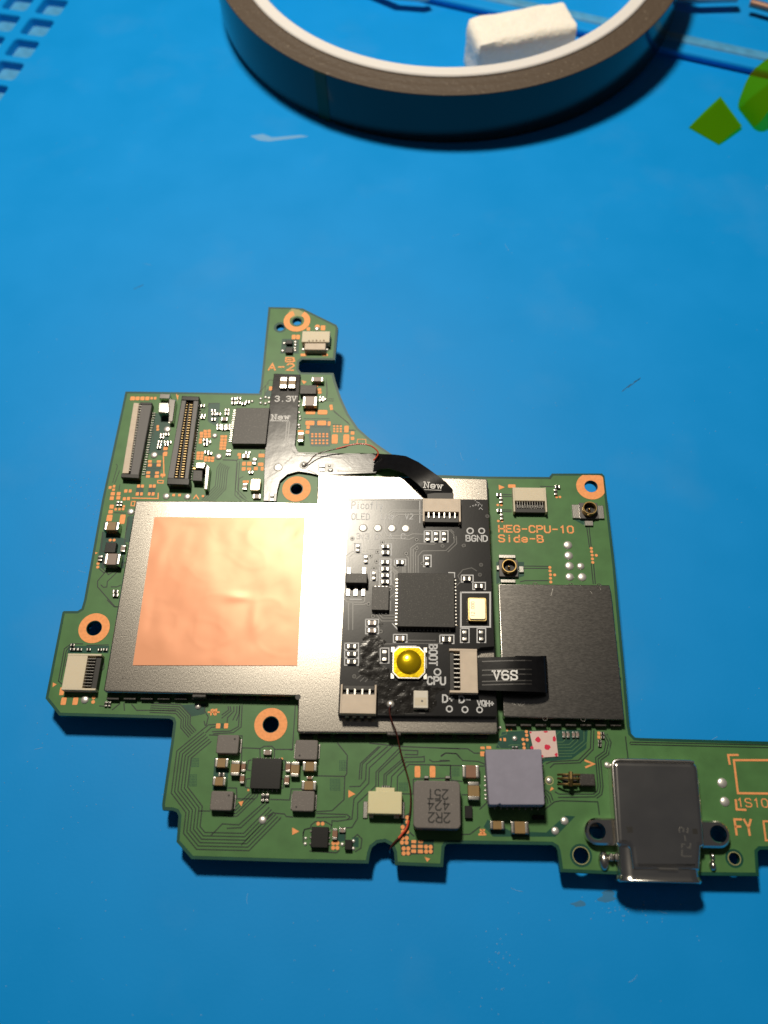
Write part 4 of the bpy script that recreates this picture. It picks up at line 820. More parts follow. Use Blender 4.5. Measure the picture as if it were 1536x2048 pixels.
# controller chip beside the flat cable
co = strip('C', [(268, 285), (610, 285), (570, 655), (222, 652)], .02, .9, 'chip3', 'chip')
mb = MB()
for i in range(18):
    t = (i + .5) / 18; a = P2('C', 205 + (255 - 205) * (1 - t), 300 + 340 * t, .1); mb.box(a[0], a[1], .02, .14, .4, .13, .03)
    a = P2('C', 235 + 330 * t, 690, .1); mb.box(a[0], a[1], .02, .14, .13, .4, .03)
cb.part('pins', mb, 'tin', parent=co, kind='stuff')
for x, y in ((240, 190), (292, 185), (240, 232), (292, 225), (345, 240), (385, 225), (432, 222), (520, 195), (570, 180), (605, 188), (520, 238), (568, 245), (605, 230)): balls('C', [(x, y, 38)])
pads('C', [(528, 775, 62, 38), (520, 865, 56, 36), (348, 858, 38, 40), (402, 858, 46, 40), (345, 912, 40, 38), (400, 912, 42, 30), (470, 908, 40, 36), (535, 910, 30, 40), (300, 765, 36, 30), (305, 795, 26, 24), (352, 1042, 34, 24), (385, 1042, 28, 24)])
tiny('C', 330, 755, 400, 795, .4, 'mauve'); tiny('C', 395, 930, 440, 955); cap('C', 334, 1058, 378, 1118, .4, 'mauve', 'y'); cap('C', 438, 1168, 516, 1210, .4, 'mauve'); tiny('C', 360, 730, 410, 752); tiny('C', 435, 800, 470, 860)
for x in (175, 200): tiny('C', x - 12, 715, x + 12, 768, .28)
co, rc = block('C', 413, 1010, 516, 1130, .75, 'can', ch=.08, r=.25, name='crystal')
# top tab
co, rc = block('A', 532, 370, 817, 482, 1.2, 'cream', ch=.06, name='wire_socket'); x0, y0, a, b = R('A', 560, 470, 775, 560, 1.0); cb.part('socket_nose', MB().box(x0, y0, .02, 1.0, a, b, .08), 'beige', 40, parent=co)
mb = MB()
for i in range(5): p = P2('A', 605 + i * 38, 468, 1.2); mb.box(p[0], p[1], .8, 1.22, .28, .34, .02)
cb.part('slot', mb, 'brown', parent=co, kind='stuff')
balls('A', [(545, 560, 44), (787, 562, 44), (686, 348, 56), (350, 498, 40), (335, 575, 42), (465, 485, 40), (465, 515, 36), (460, 548, 36), (462, 572, 36)])
pads('A', [(448, 432, 40, 46), (492, 432, 38, 46), (548, 615, 60, 26), (770, 615, 56, 24), (598, 350, 34, 34), (748, 338, 46, 50), (212, 958, 34, 40)]); dots('A', [(690, 325)], .75)
block('A', 368, 462, 434, 500, .5, 'chip2'); block('A', 362, 535, 438, 590, .5, 'chip2')
cap('A', 628, 838, 752, 882, .8, 'mauve'); block('A', 512, 922, 680, 1012, .9, 'chip3'); cap('A', 538, 1033, 687, 1132, 1.0, 'mauve')
pads('A', [(620, 1200, 98, 46), (742, 1202, 100, 46), (614, 1312, 92, 46), (735, 1312, 92, 48), (810, 1318, 30, 46), (868, 1476, 62, 96), (986, 1476, 62, 96), (988, 1375, 46, 70), (1050, 1415, 38, 34), (1050, 1470, 36, 34), (595, 1355, 34, 36), (588, 1405, 40, 34), (520, 1398, 60, 26), (830, 1140, 32, 30), (834, 1166, 30, 26), (685, 930, 24, 24), (712, 970, 34, 26), (715, 1000, 36, 26)])
for j, y in enumerate((1425, 1450, 1490, 1520)):
    for i in range(5): pads('A', [(638 + i * 38, y, 22, 18)])
for j, y in enumerate((1345, 1372, 1398)):
    for i in range(3): pads('A', [(862 + i * 34, y, 22, 18)])
balls('A', [(505, 1095, 34), (497, 1138, 42), (503, 1205, 34), (512, 1248, 32), (513, 1275, 32), (500, 1335, 44), (505, 1362, 30)]); cap('A', 490, 1408, 548, 1500, .7, 'tan', 'y')
for x, y in ((735, 1045), (752, 1062), (730, 1075)): tiny('A', x - 22, y - 10, x + 22, y + 10, .25)

# ================================================================== metal covers of the main board
HS = 1.5
SO = [(273, 1001), (525, 1003), (634, 1006), (636, 951), (640, 949), (972, 957), (975, 960), (990, 1300), (996, 1462), (992, 1468), (597, 1466), (594, 1462), (596, 1398), (592, 1392), (211, 1384), (207, 1380), (271, 1004)]
so = ccw([P2('-', x, y, HS) for x, y in SO])
sh = cb.part('shield_cover', MB().prism(so, .05, HS, .16), 'shield', 50, label='large tinned steel cover of two joined rectangles')
em = MB()
for q in ([(1110, 145), (1300, 140)], [(1108, 150), (1080, 330)]): em.ribbon(path('E', q, HS), .24, HS, .014)
for q in ([(850, 800), (1050, 806)], [(850, 800), (862, 580)]): em.ribbon(path('F', q, HS), .24, HS, .014)
em.ribbon([P2('-', 560, 1365, HS), P2('-', 606, 1365, HS)], .24, HS, .014)
cb.part('embossed_mark', em, 'shield', 30, parent=sh, kind='stuff')
for x in (398, 788):
    y = 1391 if x < 500 else 1467
    p = P2('-', x, y, HS); cb.part('latch_tab', MB().box(p[0], p[1] - .05, .5, HS + .02, 1.7, .4, .12, .15), 'chip3', 40, parent=sh)
p = P2('-', 596, 1394, HS); cb.part('corner_relief', MB().prism(circ(*p, .33, 16), HS - .3, HS + .012), 'black', parent=sh)
# standing rail under the cover's edge
fr = MB()
for i in range(11): a = P2('-', 225 + i * 34, 1396, .7); fr.box(a[0], a[1] - .05, .02, .62, 1.5, .25, .05)
for i in range(11): a = P2('-', 612 + i * 35, 1473, .7); fr.box(a[0], a[1] - .05, .02, .62, 1.5, .25, .05)
cb.part('shield_frame', fr, 'chip3', 30, parent=sh, kind='stuff')
so = ccw([P2('-', x, y, 1.45) for x, y in [(997, 1168), (1219, 1170), (1223, 1186), (1249, 1440), (1010, 1434), (1007, 1430)]])
sh2 = cb.part('shield_cover', MB().prism(so, .05, 1.45, .10), 'shield2', 50, label='dull steel cover with small half-round dimples along its rim')
dm = MB()
for t, x, y in (('P', 530, 140), ('P', 875, 148), ('P', 1145, 152), ('P', 1278, 598), ('P', 1318, 948), ('P', 625, 1422), ('P', 990, 1428)):
    c = P2(t, x, y, 1.45); dm.lathe(*c, [(.22, 1.44), (.25, 1.475), (.30, 1.475), (.33, 1.44)], 16)
cb.part('dimples', dm, 'shield', 40, parent=sh2, kind='stuff')
sc_ = MB()
for q in ([(700, 180), (690, 215), (682, 245)], [(1060, 205), (1075, 225)], [(1150, 165), (1160, 190)], [(345, 1270), (380, 1300), (400, 1270)], [(400, 1300), (430, 1285), (425, 1265)], [(305, 1280), (340, 1292)]): sc_.ribbon(path('P', q, 1.46), .07, 1.448, .006)
cb.part('scratches', sc_, 'tin', parent=sh2, kind='stuff')
fr = MB()
for i in range(8): a = P2('-', 1022 + i * 30, 1449, .7); fr.box(a[0], a[1] - .05, .02, .66, 1.25, .25, .05)
cb.part('shield_frame', fr, 'chip3', 30, parent=sh2, kind='stuff')

# ================================================================== charging port
ZT = 2.3
def Nq(x, y, z=ZT): return P2('N', x, y, z)
pl = ccw([Nq(*p) for p in [(372, 306), (930, 318), (965, 326), (992, 350), (1004, 390), (1052, 955), (1050, 975), (1026, 985), (1016, 1160), (1010, 1166), (494, 1162), (488, 1156), (466, 1000), (455, 985), (372, 968), (362, 955), (328, 350), (335, 322)]])
up = cb.part('charging_port', MB().prism(pl, .05, ZT, .62), 'port', 50)
a, b, c0, c1 = Nq(392, 1250, 1.6), Nq(1030, 1262, 1.6), Nq(420, 1000), Nq(1040, 1000)
xm = (a[0] + b[0]) / 2; hw = 4.5; yb = c0[1] + .5; yf = (a[1] + b[1]) / 2 + .1; mb = MB()
prof = rrect(0, .62, 2 * hw - .1, 3.15, 1.45, n=6); pin_ = rrect(0, .62, 2 * hw - .6, 2.65, 1.25, n=6); flare = rrect(0, .62, 2 * hw + .35, 3.45, 1.6, n=6); m_ = len(prof)
rings = [(prof, yb), (prof, yf + .5), (flare, yf + .08), (flare, yf - .1), (pin_, yf), (pin_, yf + 4)]
vs = [(xm + x, y, z - .32) for pr, y in rings for x, z in pr]
mb.add(vs, [(k * m_ + i, k * m_ + (i + 1) % m_, (k + 1) * m_ + (i + 1) % m_, (k + 1) * m_ + i) for k in range(len(rings) - 1) for i in range(m_)] + [tuple(5 * m_ + i for i in range(m_))])
cb.part('port_shell', mb, 'port', 50, parent=up)
def ear(cx, cy, sg):
    mb = MB(); o_ = []; r = 1.42
    for k in range(17): t = math.radians(90 + 180 * k / 16); o_.append((cx + sg * 1.0 * (r * math.cos(t)) * .95, cy + r * math.sin(t)))
    o_ += [(cx + sg * 1.9, cy - r), (cx + sg * 1.9, cy + r)]
    o_ = ccw(o_); h = circ(cx, cy, .93, 20); lo = [[Vector((*p, 0)) for p in offset(o_, -.2)], [Vector((*p, 0)) for p in reversed(h)]]; T_ = tris(lo); fl = [v for l in lo for v in l]
    mb.add([(v.x, v.y, 1.25) for v in fl], [tuple(t) for t in T_]); n = len(o_); oi = offset(o_, -.2)
    mb.add([(x, y, .03) for x, y in o_] + [(x, y, 1.02) for x, y in o_] + [(x, y, 1.25) for x, y in oi], [(k * n + i, k * n + (i + 1) % n, (k + 1) * n + (i + 1) % n, (k + 1) * n + i) for k in range(2) for i in range(n)])
    mb.lathe(cx, cy, [(.93, 1.25), (.93, -.6)], 20, close=False)
    e = cb.part('mounting_ear', mb, 'port', 40, parent=up)
p = P('N', 212, 862, 1.25); ear(p.x, p.y, 1); p = P('N', 1152, 885, 1.25); ear(p.x, p.y, -1)
for q in ((437, 822, 492, 880), (945, 838, 995, 890)): x0, y0, a, b = R('N', *q, ZT); cb.part('port_dimple', MB().box(x0, y0, ZT - .2, ZT + .008, a * .8, b * .8, 0, .05), 'black', parent=up)
em = MB()
for q in ([(850, 870), (845, 845), (862, 832), (882, 845), (880, 865)], [(912, 875), (915, 840)], [(890, 900), (895, 935)], [(868, 990), (870, 965), (890, 965)], [(935, 960), (930, 995), (915, 990)], [(870, 1010), (868, 1052), (890, 1058), (940, 1058)], [(690, 1152), (835, 1156)]): em.ribbon(path('N', q, ZT), .16, ZT, .03)
cb.part('embossed_mark', em, 'tin', 30, parent=up, kind='stuff')
# folded edges of the sheet metal
cb.part('folded_edge', MB().tube([(*Nq(x, y, ZT - .2), ZT - .2) for x, y in [(374, 950), (362, 800), (345, 560), (332, 360), (337, 330), (352, 316), (380, 311), (600, 315), (925, 324), (960, 332)]], .20, 10), 'tin', 60, parent=up)
cb.part('front_lip', MB().tube([(xm + x, yf - .05, z) for x, z in ((-4.3, .9), (-3.9, 1.55), (-3.3, 1.9), (0, 1.95), (3.3, 1.9), (3.9, 1.55), (4.3, .9))], .14, 10), 'tin', 60, parent=up)
# solder legs
mb = MB(); c = P2('N', 268, 1090, .5); mb.dome(c[0], c[1], .02, .62, .75, 14, 5, 1.7)
for x in (320, 360, 420): c = P2('N', x, 1065, .7); mb.box(c[0], c[1], .05, 1.0, .5, .8, .2, .15)
cb.part('solder_leg', mb, 'tin', 60, parent=up)
mb = MB(); c = P2('N', 1112, 1130, .4); mb.dome(c[0], c[1], .02, .40, .6, 12, 5, 1.4); c = P2('N', 1110, 1060, .4); mb.dome(c[0], c[1], .02, .3, .5, 12, 5, 1.6)
cb.part('solder_leg', mb, 'tin', 60, parent=up)

# ================================================================== things resting on the board
def flat_thing(name, label, cat, mb, m, base, smooth=None):
    o = bpy.data.objects.new(name, mb.mesh(name, base, smooth)); COL.objects.link(o); o.data.materials.append(M[m]); o.matrix_world = BF @ Matrix.Translation(Vector(base) * S)
    o['label'] = label; o['category'] = cat
    if smooth: o.modifiers.new('weighted', 'WEIGHTED_NORMAL').keep_sharp = True
    return o
# copper foil square, slightly wrinkled
fc = [P('-', x, y, HS + .06) for x, y in ((309, 1034), (610.5, 1034.5), (594, 1331), (265.5, 1330.5))]; mb = MB(); n = 72
for j in range(n + 1):
    for i in range(n + 1):
        u, v = i / n, j / n; p = fc[0].lerp(fc[1], u).lerp(fc[3].lerp(fc[2], u), v)
        q = mnoise.noise(Vector((p.x * .16, p.y * .16, 3))) * .055 + mnoise.noise(Vector((p.x * .5, p.y * .4, 8))) * .018
        q += .005 * max(0, 1 - abs(mnoise.noise(Vector((p.x * .13, p.y * .17, 21)))) * 9) ** 2 + .003 * max(0, 1 - abs(mnoise.noise(Vector((p.x * .3, p.y * .24, 5)))) * 9) ** 2
        cr = max(0, (u - .84) / .16) * max(0, (.22 - v) / .22); q += .16 * cr * math.sin(18 * (u + v * .7))
        q += .05 * math.exp(-((u - .72) / .04) ** 2 - ((v - .70) / .10) ** 2) + .045 * math.exp(-((u - .60) / .08) ** 2 - ((v - .56) / .03) ** 2)
        mb.v.append((p.x, p.y, HS + .07 + max(q, -.05) * min(1, 12 * min(u, 1 - u, v, 1 - v) + .15)))
mb.f = [(j * (n + 1) + i, j * (n + 1) + n + 1 + i, j * (n + 1) + n + 2 + i, j * (n + 1) + i + 1) for j in range(n) for i in range(n)]
rim = [i for i in range(n + 1)] + [j * (n + 1) + n for j in range(1, n + 1)] + [n * (n + 1) + i for i in range(n - 1, -1, -1)] + [j * (n + 1) for j in range(n - 1, 0, -1)]
b0 = len(mb.v); mb.v += [(mb.v[i][0], mb.v[i][1], HS + .004) for i in rim]; k_ = len(rim); mb.f += [(rim[i], rim[(i + 1) % k_], b0 + (i + 1) % k_, b0 + i) for i in range(k_)]
flat_thing('copper_foil', 'square of copper foil tape stuck on the large steel cover', 'copper foil', mb, 'foil', tuple(fc[3]), 50)
# grey thermal pad
zc = .97; q = [P2('M', x, y, 2.9) for x, y in [(413, 312), (905, 308), (916, 318), (946, 800), (938, 812), (560, 812), (540, 800), (520, 812), (452, 812), (442, 800), (410, 325)]]
flat_thing('thermal_pad', 'thick grey rubbery thermal pad sitting on a chip beside the charging port', 'thermal pad', MB().prism(ccw(q), zc, 2.9, .10, True), 'thermal', (*q[8], zc), 40)
# moisture sticker
st = Thing('moisture_sticker', 'white paper sticker with red dots partly under the grey pad', 'sticker', tuple(P('M', 935, 270)))
q = path('M', [(806, 150), (1042, 142), (1068, 376), (860, 392)]); st.part('paper', MB().prism(ccw(q), .045, .13, .02), 'paper')
for x, y, rx, ry in ((886, 222, 26, 28), (970, 292, 30, 30), (1032, 215, 16, 26), (955, 152, 20, 9), (1050, 360, 15, 17), (920, 372, 16, 12), (832, 295, 18, 14), (820, 158, 10, 8)):
    pts = [(x + rx * random.uniform(.75, 1.15) * math.cos(t * .6), y + ry * random.uniform(.75, 1.15) * math.sin(t * .6)) for t in range(10)]; st.part('red_dot', MB().prism(ccw(path('M', pts, .13)), .12, .137), 'reddot')

# ================================================================== black add-on board
ZM0, ZM = HS + .12, HS + .92
md = Thing('addon_board', 'small black circuit board with a round yellow button, lying on the large steel cover', 'circuit board', (0, 5, HS + .01))
mo = [P2('-', x, y, ZM) for x, y in [(697, 996), (976, 999), (989, 1293), (961, 1295), (954, 1300), (956, 1388), (961, 1395), (993, 1397), (995, 1430), (992, 1433), (676, 1430)]]
md.part('substrate', MB().prism(ccw(mo), ZM0, ZM, .03, True), 'modmask', 30)
md.part('adhesive_pad', MB().box(*R('-', 720, 1040, 950, 1390, HS + .1)[:2], HS + .008, ZM0 + .01, *R('-', 720, 1040, 950, 1390, HS + .1)[2:]), 'black')
zt = ZM + .004
mtc = MB()
def mtr(t, *pts, w=.13): mtc.ribbon(path(t, pts, ZM), w, zt, .018)
for q in ([(1060, 822), (735, 822), (660, 880), (662, 1040), (690, 1085), (900, 1085), (950, 1065), (1060, 1068)], [(1060, 840), (745, 838), (700, 880)], [(1060, 865), (800, 868), (745, 905), (738, 960)], [(595, 1040), (655, 1110), (920, 1120), (960, 1100)], [(440, 1060), (450, 1240)], [(480, 1060), (485, 1240)], [(505, 1060), (505, 1220), (620, 1220)],
          [(930, 1460), (930, 1210), (990, 1165), (1170, 1170), (1200, 1150)], [(955, 1460), (955, 1225), (1000, 1190)], [(980, 1460), (978, 1260), (990, 1240)], [(1005, 1460), (1005, 1290), (1050, 1240), (1290, 1235), (1375, 1150), (1370, 1070), (1320, 1020)], [(910, 1460), (905, 1310), (885, 1290)], [(1310, 1250), (1400, 1165), (1395, 1090)],
          [(260, 1290), (330, 1240), (370, 1235)], [(300, 1400), (300, 1300), (340, 1265), (450, 1265)], [(330, 1400), (330, 1320)], [(720, 1420), (780, 1480)], [(735, 1400), (800, 1460)], [(290, 715), (1040, 722)], [(850, 1460), (850, 1400)], [(870, 1460), (870, 1400)], [(1340, 1020), (1370, 1050)]): mtr('D', *q)
for q in ([(160, 1230), (175, 1250), (340, 1255), (355, 1240), (355, 1180)], [(190, 1255), (190, 1536)], [(235, 1255), (232, 1536)], [(250, 1275), (350, 1275), (400, 1250)], [(630, 1060), (670, 1100)], [(600, 1220), (640, 1180), (690, 1140)], [(610, 1240), (690, 1160)], [(620, 1340), (620, 1230), (680, 1180)], [(480, 1350), (540, 1415), (690, 1415)], [(500, 1350), (560, 1385), (690, 1385)], [(460, 1360), (530, 1445), (690, 1445)], [(640, 910), (690, 960)], [(1300, 1080), (1340, 1040), (1310, 980), (1360, 920), (1450, 900), (1500, 930)], [(660, 960), (660, 1030)]): mtr('G', *q)
for q in ([(470, 610), (530, 555), (700, 550), (760, 545), (1100, 550), (1140, 540)], [(790, 515), (1080, 518)], [(270, 910), (370, 830)], [(310, 935), (410, 840)], [(360, 940), (450, 850)], [(730, 1050), (830, 1050)], [(720, 1085), (850, 1085)], [(800, 1235), (970, 1235)], [(740, 1262), (970, 1262)], [(480, 1100), (560, 1100)]): mtr('H', *q)
md.part('traces', mtc, 'modtrace', kind='stuff')
sk = MB()
def sbox(t, x0, y0, x1, y1, w=.13):
    sk.ribbon(path(t, [(x0, y0), (x1, y0), (x1, y1), (x0, y1), (x0, y0)], ZM), w, zt, .014)
def sline(t, *pts, w=.14): sk.ribbon(path(t, pts, ZM), w, zt, .014)
def stext(s_, t, x, y, x1, hpx, stroke=.12, rot=0.0):
    a, b, c = P2(t, x, y, ZM), P2(t, x1, y, ZM), P2(t, x, y - hpx, ZM); text(sk, s_, a, c[1] - a[1], b[0] - a[0], stroke, zt, rot, lift=.014)
RES = [('G', 965, 520, 1040, 635), ('G', 1052, 520, 1125, 635), ('G', 1135, 520, 1208, 635), ('G', 512, 655, 628, 705), ('G', 512, 715, 628, 770), ('G', 505, 810, 625, 868), ('G', 505, 880, 625, 938), ('G', 505, 950, 625, 1003), ('G', 505, 1012, 625, 1070), ('G', 660, 812, 775, 872), ('G', 958, 770, 1035, 888), ('G', 252, 650, 315, 740), ('G', 335, 760, 400, 855), ('G', 418, 925, 480, 1030),
       ('G', 1345, 975, 1465, 1045), ('H', 365, 300, 497, 372), ('H', 365, 380, 497, 448), ('H', 650, 455, 788, 535), ('H', 1125, 462, 1268, 548), ('H', 150, 545, 292, 610), ('H', 150, 622, 292, 690), ('H', 150, 702, 292, 770), ('H', 515, 595, 603, 748), ('J', 415, 292, 502, 435), ('J', 585, 292, 672, 435), ('I', 195, 1045, 302, 1105)]
for q in RES:
    sbox(*q); t, x0, y0, x1, y1 = q; w_, h_ = x1 - x0, y1 - y0
    if w_ > h_: tiny(t, x0 + w_ * .17, y0 + h_ * .2, x1 - w_ * .17, y1 - h_ * .2, .38, 'mauve' if q in RES[15:18] else 'chip2', md, ZM)
    else: tiny(t, x0 + w_ * .24, y0 + h_ * .15, x1 - w_ * .24, y1 - h_ * .15, .38, 'chip2', md, ZM)
sbox('H', 1340, 25, 1640, 378, .20)
stext('Picofly', 'G', 222, 292, 540, 70, .11); stext('OLED', 'G', 222, 402, 405, 58, .11); stext('Lite', 'G', 528, 402, 650, 58, .11); stext('V2', 'G', 770, 400, 848, 52, .11)
stext('3v3', 'G', 272, 602, 395, 55, .10); stext('D', 'G', 462, 605, 505, 52, .11); stext('A', 'G', 600, 602, 640, 48, .11); stext('C', 'G', 728, 602, 770, 50, .11)
stext('BGND', 'I', 138, 692, 318, 48, .16)
stext('CPU', 'H', 1000, 965, 1180, 75, .20); stext('B', 'H', 585, 1092, 635, 80, .20); stext('D+', 'H', 1155, 1148, 1268, 72, .18); stext('D-', 'H', 1325, 1152, 1440, 65, .18); stext('VQH+', 'J', 590, 1085, 755, 55, .15)
a = P2('H', 1018, 562, ZM); b = P2('H', 1018, 770, ZM); text(sk, 'BOOT', a, P2('H', 1095, 562, ZM)[0] - a[0], a[1] - b[1], .18, zt, -math.pi / 2, lift=.014)
for t, x, y, r in (('H', 1100, 840, 40), ('H', 1222, 1218, 36), ('H', 1382, 1225, 36), ('J', 610, 1125, 34), ('I', 172, 605, 32), ('I', 270, 605, 30)):
    c = P(t, x, y, ZM); rr = P(t, x + r, y, ZM).x - c.x; sk.lathe(c.x, c.y, [(rr * .62, zt), (rr * .62, zt + .014), (rr, zt + .014), (rr, zt)], 20)
sline('H', (645, 620), (700, 575), (880, 575)); sline('H', (985, 690), (985, 800)); sline('H', (640, 345), (690, 400)); sline('G', (1215, 948), (1275, 950), (1275, 1000)); sline('G', (205, 1222), (320, 1222)); sline('G', (920, 210), (920, 440), w=.1)
md.part('printing', sk, 'silk', kind='stuff')
VIA = MB().lathe(0, 0, [(.10, 0), (.12, .03), (.26, .03), (.30, 0)], 16); VIA = shared(VIA, 'modtrace', 'via_mesh', 40); vd = MB()
for t, x, y in (('D', 330, 1112), ('D', 990, 1125), ('D', 990, 1212), ('D', 883, 1265), ('D', 1255, 1188), ('D', 580, 1345), ('D', 515, 1290), ('D', 590, 1248), ('D', 640, 1150), ('D', 1470, 1185), ('D', 1048, 1368), ('D', 790, 1395), ('G', 450, 905), ('G', 395, 1270), ('G', 440, 1395), ('G', 615, 1115), ('G', 520, 1480), ('H', 520, 350), ('H', 520, 425), ('H', 248, 885), ('I', 120, 730), ('I', 265, 895), ('I', 255, 980), ('I', 318, 480)):
    p = P2(t, x, y, ZM); md.share('via', VIA, p[0], p[1], ZM); vd.prism(circ(*p, .11, 10), ZM, ZM + .012)
md.part('via_holes', vd, 'ink', kind='stuff')
for x, y in ((443, 1005), (593, 1005), (738, 1008), (880, 1010)):
    p = P2('D', x, y, ZM); md.part('test_pad', MB().dome(p[0], p[1], ZM, .56, .10, 24, 4), 'solder', 60)
# microcontroller, memory, regulator, crystal
o, rc = block('-', 795, 1146.5, 909, 1253.5, .85, 'chip', md, ZM + .02, .03, .03); pins(o, rc, 'nsew', 14, .32, .20, ZM, .09, T=md)
o, rc = block('G', 430, 1090, 602, 1330, .7, 'chip3', md, ZM + .02, .03); pins(o, rc, 'ns', 4, .35, .24, ZM, .1, T=md)
o, rc = block('G', 160, 955, 382, 1055, 1.05, 'chip3', md, ZM + .08, .10, name='regulator'); lg = []
for x in (185, 262, 340): c = P2('G', x, 1150, ZM + .1); md.part('lead', MB().box(c[0], c[1] + .15, ZM, ZM + .16, .5, 1.3, .05), 'tin', 40, parent=o)
for x in (195, 350): c = P2('G', x, 920, ZM + .1); md.part('lead', MB().box(c[0], c[1] - .1, ZM, ZM + .16, .5, .9, .05), 'tin', 40, parent=o)
cx, cy, a, b = R('-', 936, 1194, 973.5, 1241, ZM + .8); o = md.part('crystal', MB().box(cx, cy, ZM + .01, ZM + .62, a, b, .05, .25), 'canrim', 40)
md.part('crystal_lid', MB().box(cx, cy, ZM + .6, ZM + .80, a * .88, b * .90, .06, .25), 'can', 40, parent=o)
tx = MB(); q = (cx - a * .16, cy - b * .33); text(tx, '12.000', q, .38, b * .62, .05, ZM + .80, math.pi / 2, lift=.008); md.part('marking_text', tx, 'brown', parent=o)
# push button
c = P('H', 808, 742, ZM + .4); hw = 2.0; ch = .75
ob = [(c.x + sx * x, c.y + sy * y) for sx, sy, pts in ((1, 1, [(hw, hw - ch), (hw - ch, hw)]), (-1, 1, [(hw - ch, hw), (hw, hw - ch)]), (-1, -1, [(hw, hw - ch), (hw - ch, hw)]), (1, -1, [(hw - ch, hw), (hw, hw - ch)])) for x, y in pts]
bt = md.part('push_button', MB().prism(ccw(ob), ZM + .01, ZM + .42, .06), 'tin', 40)
md.part('button_dome', MB().dome(c.x, c.y + .05, ZM + .44, 1.50, .62, 32, 8), 'dome', 70, parent=bt)
md.part('film', MB().prism(ccw(offset(ccw(ob), -.18)), ZM + .40, ZM + .45, .02), 'dome', 40, parent=bt)
for sx in (-1, 1):
    for sy in (-1, 1): md.part('corner_lug', MB().box(c.x + sx * 1.95, c.y + sy * 1.62, ZM, ZM + .22, .5, .75, .06), 'tin', 40, parent=bt)
# cable connectors of the add-on board
fpc('-', (846, 997, 921, 1043), 1.0, 6, 's', 'beige', md, ZM, .58)
fpc('-', (681, 1369, 752, 1427), 1.1, 4, 'n', 'beige', md, ZM, .66)
fpc('-', (899, 1298, 955, 1385), 1.0, 8, 'w', 'beige', md, ZM, .62)
# indicator lamp, solder point, flux residue
o, rc = block('H', 855, 1030, 1005, 1210, .65, 'led', md, ZM, .06, name='indicator_lamp'); md.part('lens', MB().box(rc[0], rc[1] - .25, ZM + .6, ZM + .66, rc[2] * .8, rc[3] * .45, .02), 'cream', parent=o)
md.part('die', MB().box(rc[0] + .15, rc[1] - .2, ZM + .64, ZM + .675, .22, .22), 'grey', parent=o)
for sx in (-1, 1):
    for sy in (-1, 1): md.part('terminal', MB().box(rc[0] + sx * rc[2] * .36, rc[1] + sy * rc[3] * .46, ZM, ZM + .3, rc[2] * .22, rc[3] * .2, .04), 'tin', 40, parent=o)
p = P2('H', 620, 1172, ZM); md.share('solder_joint', BALL, p[0], p[1], ZM, .95, .95, .9)
# glossy flux puddle with an uneven rim
fp = [(330, 480), (430, 440), (560, 480), (600, 560), (500, 600), (520, 760), (620, 800), (640, 920), (960, 920), (1000, 980), (1200, 1000), (1130, 1060), (1060, 1090), (1110, 1180), (1030, 1260), (760, 1275), (480, 1270), (475, 1060), (480, 960), (330, 900), (280, 830), (310, 700), (300, 560)]
mb = MB(); poly = path('H', fp, ZM); xs = [p[0] for p in poly]; ys = [p[1] for p in poly]
def inside(x, y):
    r_ = False
    for i in range(len(poly)):
        a, b = poly[i - 1], poly[i]
        if (a[1] > y) != (b[1] > y) and x < (b[0] - a[0]) * (y - a[1]) / (b[1] - a[1]) + a[0]: r_ = not r_
    return r_
st_ = .16; nx = int((max(xs) - min(xs)) / st_) + 2; ny = int((max(ys) - min(ys)) / st_) + 2; gi = {}
for i in range(nx):
    for j in range(ny):
        x, y = min(xs) + i * st_, min(ys) + j * st_
        jx, jy = mnoise.noise(Vector((x * 1.7, y * 1.7, 0))) * .35, mnoise.noise(Vector((x * 1.7, y * 1.7, 9))) * .35
        if inside(x + jx, y + jy): gi[(i, j)] = len(mb.v); mb.v.append((x, y, ZM + .025 + .03 * max(0, mnoise.noise(Vector((x * 1.3, y * 1.3, 4))) + .3) + random.uniform(0, .012)))
for (i, j), k in list(gi.items()):
    if (i + 1, j) in gi and (i, j + 1) in gi and (i + 1, j + 1) in gi: mb.f.append((k, gi[(i + 1, j)], gi[(i + 1, j + 1)], gi[(i, j + 1)]))
md.part('flux_residue', mb, 'flux', 80, kind='stuff')
mb = MB()
for _ in range(150):
    x, y = random.uniform(min(xs), max(xs)), random.uniform(min(ys), max(ys))
    if inside(x, y): mb.dome(x, y, ZM + .05, random.uniform(.02, .05), .05, 5, 2)
for _ in range(14): x, y = P2('I', random.gauss(240, 30), random.gauss(385, 25), ZM); mb.ribbon([(x, y), (x + random.uniform(-.3, .3), y + random.uniform(-.3, .3))], .06, ZM, .02)
md.part('flux_crumbs', mb, 'silk', kind='stuff')

# ================================================================== flat cables and wires
fx = Thing('flat_cable', 'black flexible cable marked 3.3V and New, from the top tab to the add-on board', 'flat cable', tuple(P('-', 560, 900)))
ZF = .42
fo_ = [(548, 747), (601, 749), (597, 800), (594, 850), (590, 890), (596, 903), (612, 908), (700, 909), (752, 906), (757, 925), (752, 946), (660, 950), (640, 951), (618, 946), (596, 943), (575, 949), (560, 962), (555, 980), (552, 1002), (527, 1002), (528, 960), (529, 916), (531, 884), (538, 820)]
fx.part('coverlay', MB().prism(ccw([P2('-', x, y, ZF) for x, y in fo_]), .16, ZF, .05, True), 'flex', 40)
fl = MB()
for q in ([(790, 430), (770, 640), (860, 745), (1536, 760)], [(815, 430), (795, 640), (880, 770), (1380, 790), (1450, 860), (1536, 870)], [(840, 790), (770, 850)], [(590, 1000), (700, 930)], [(1000, 920), (1090, 960)]): fl.ribbon(path('C', q, ZF), .16, ZF, .016)
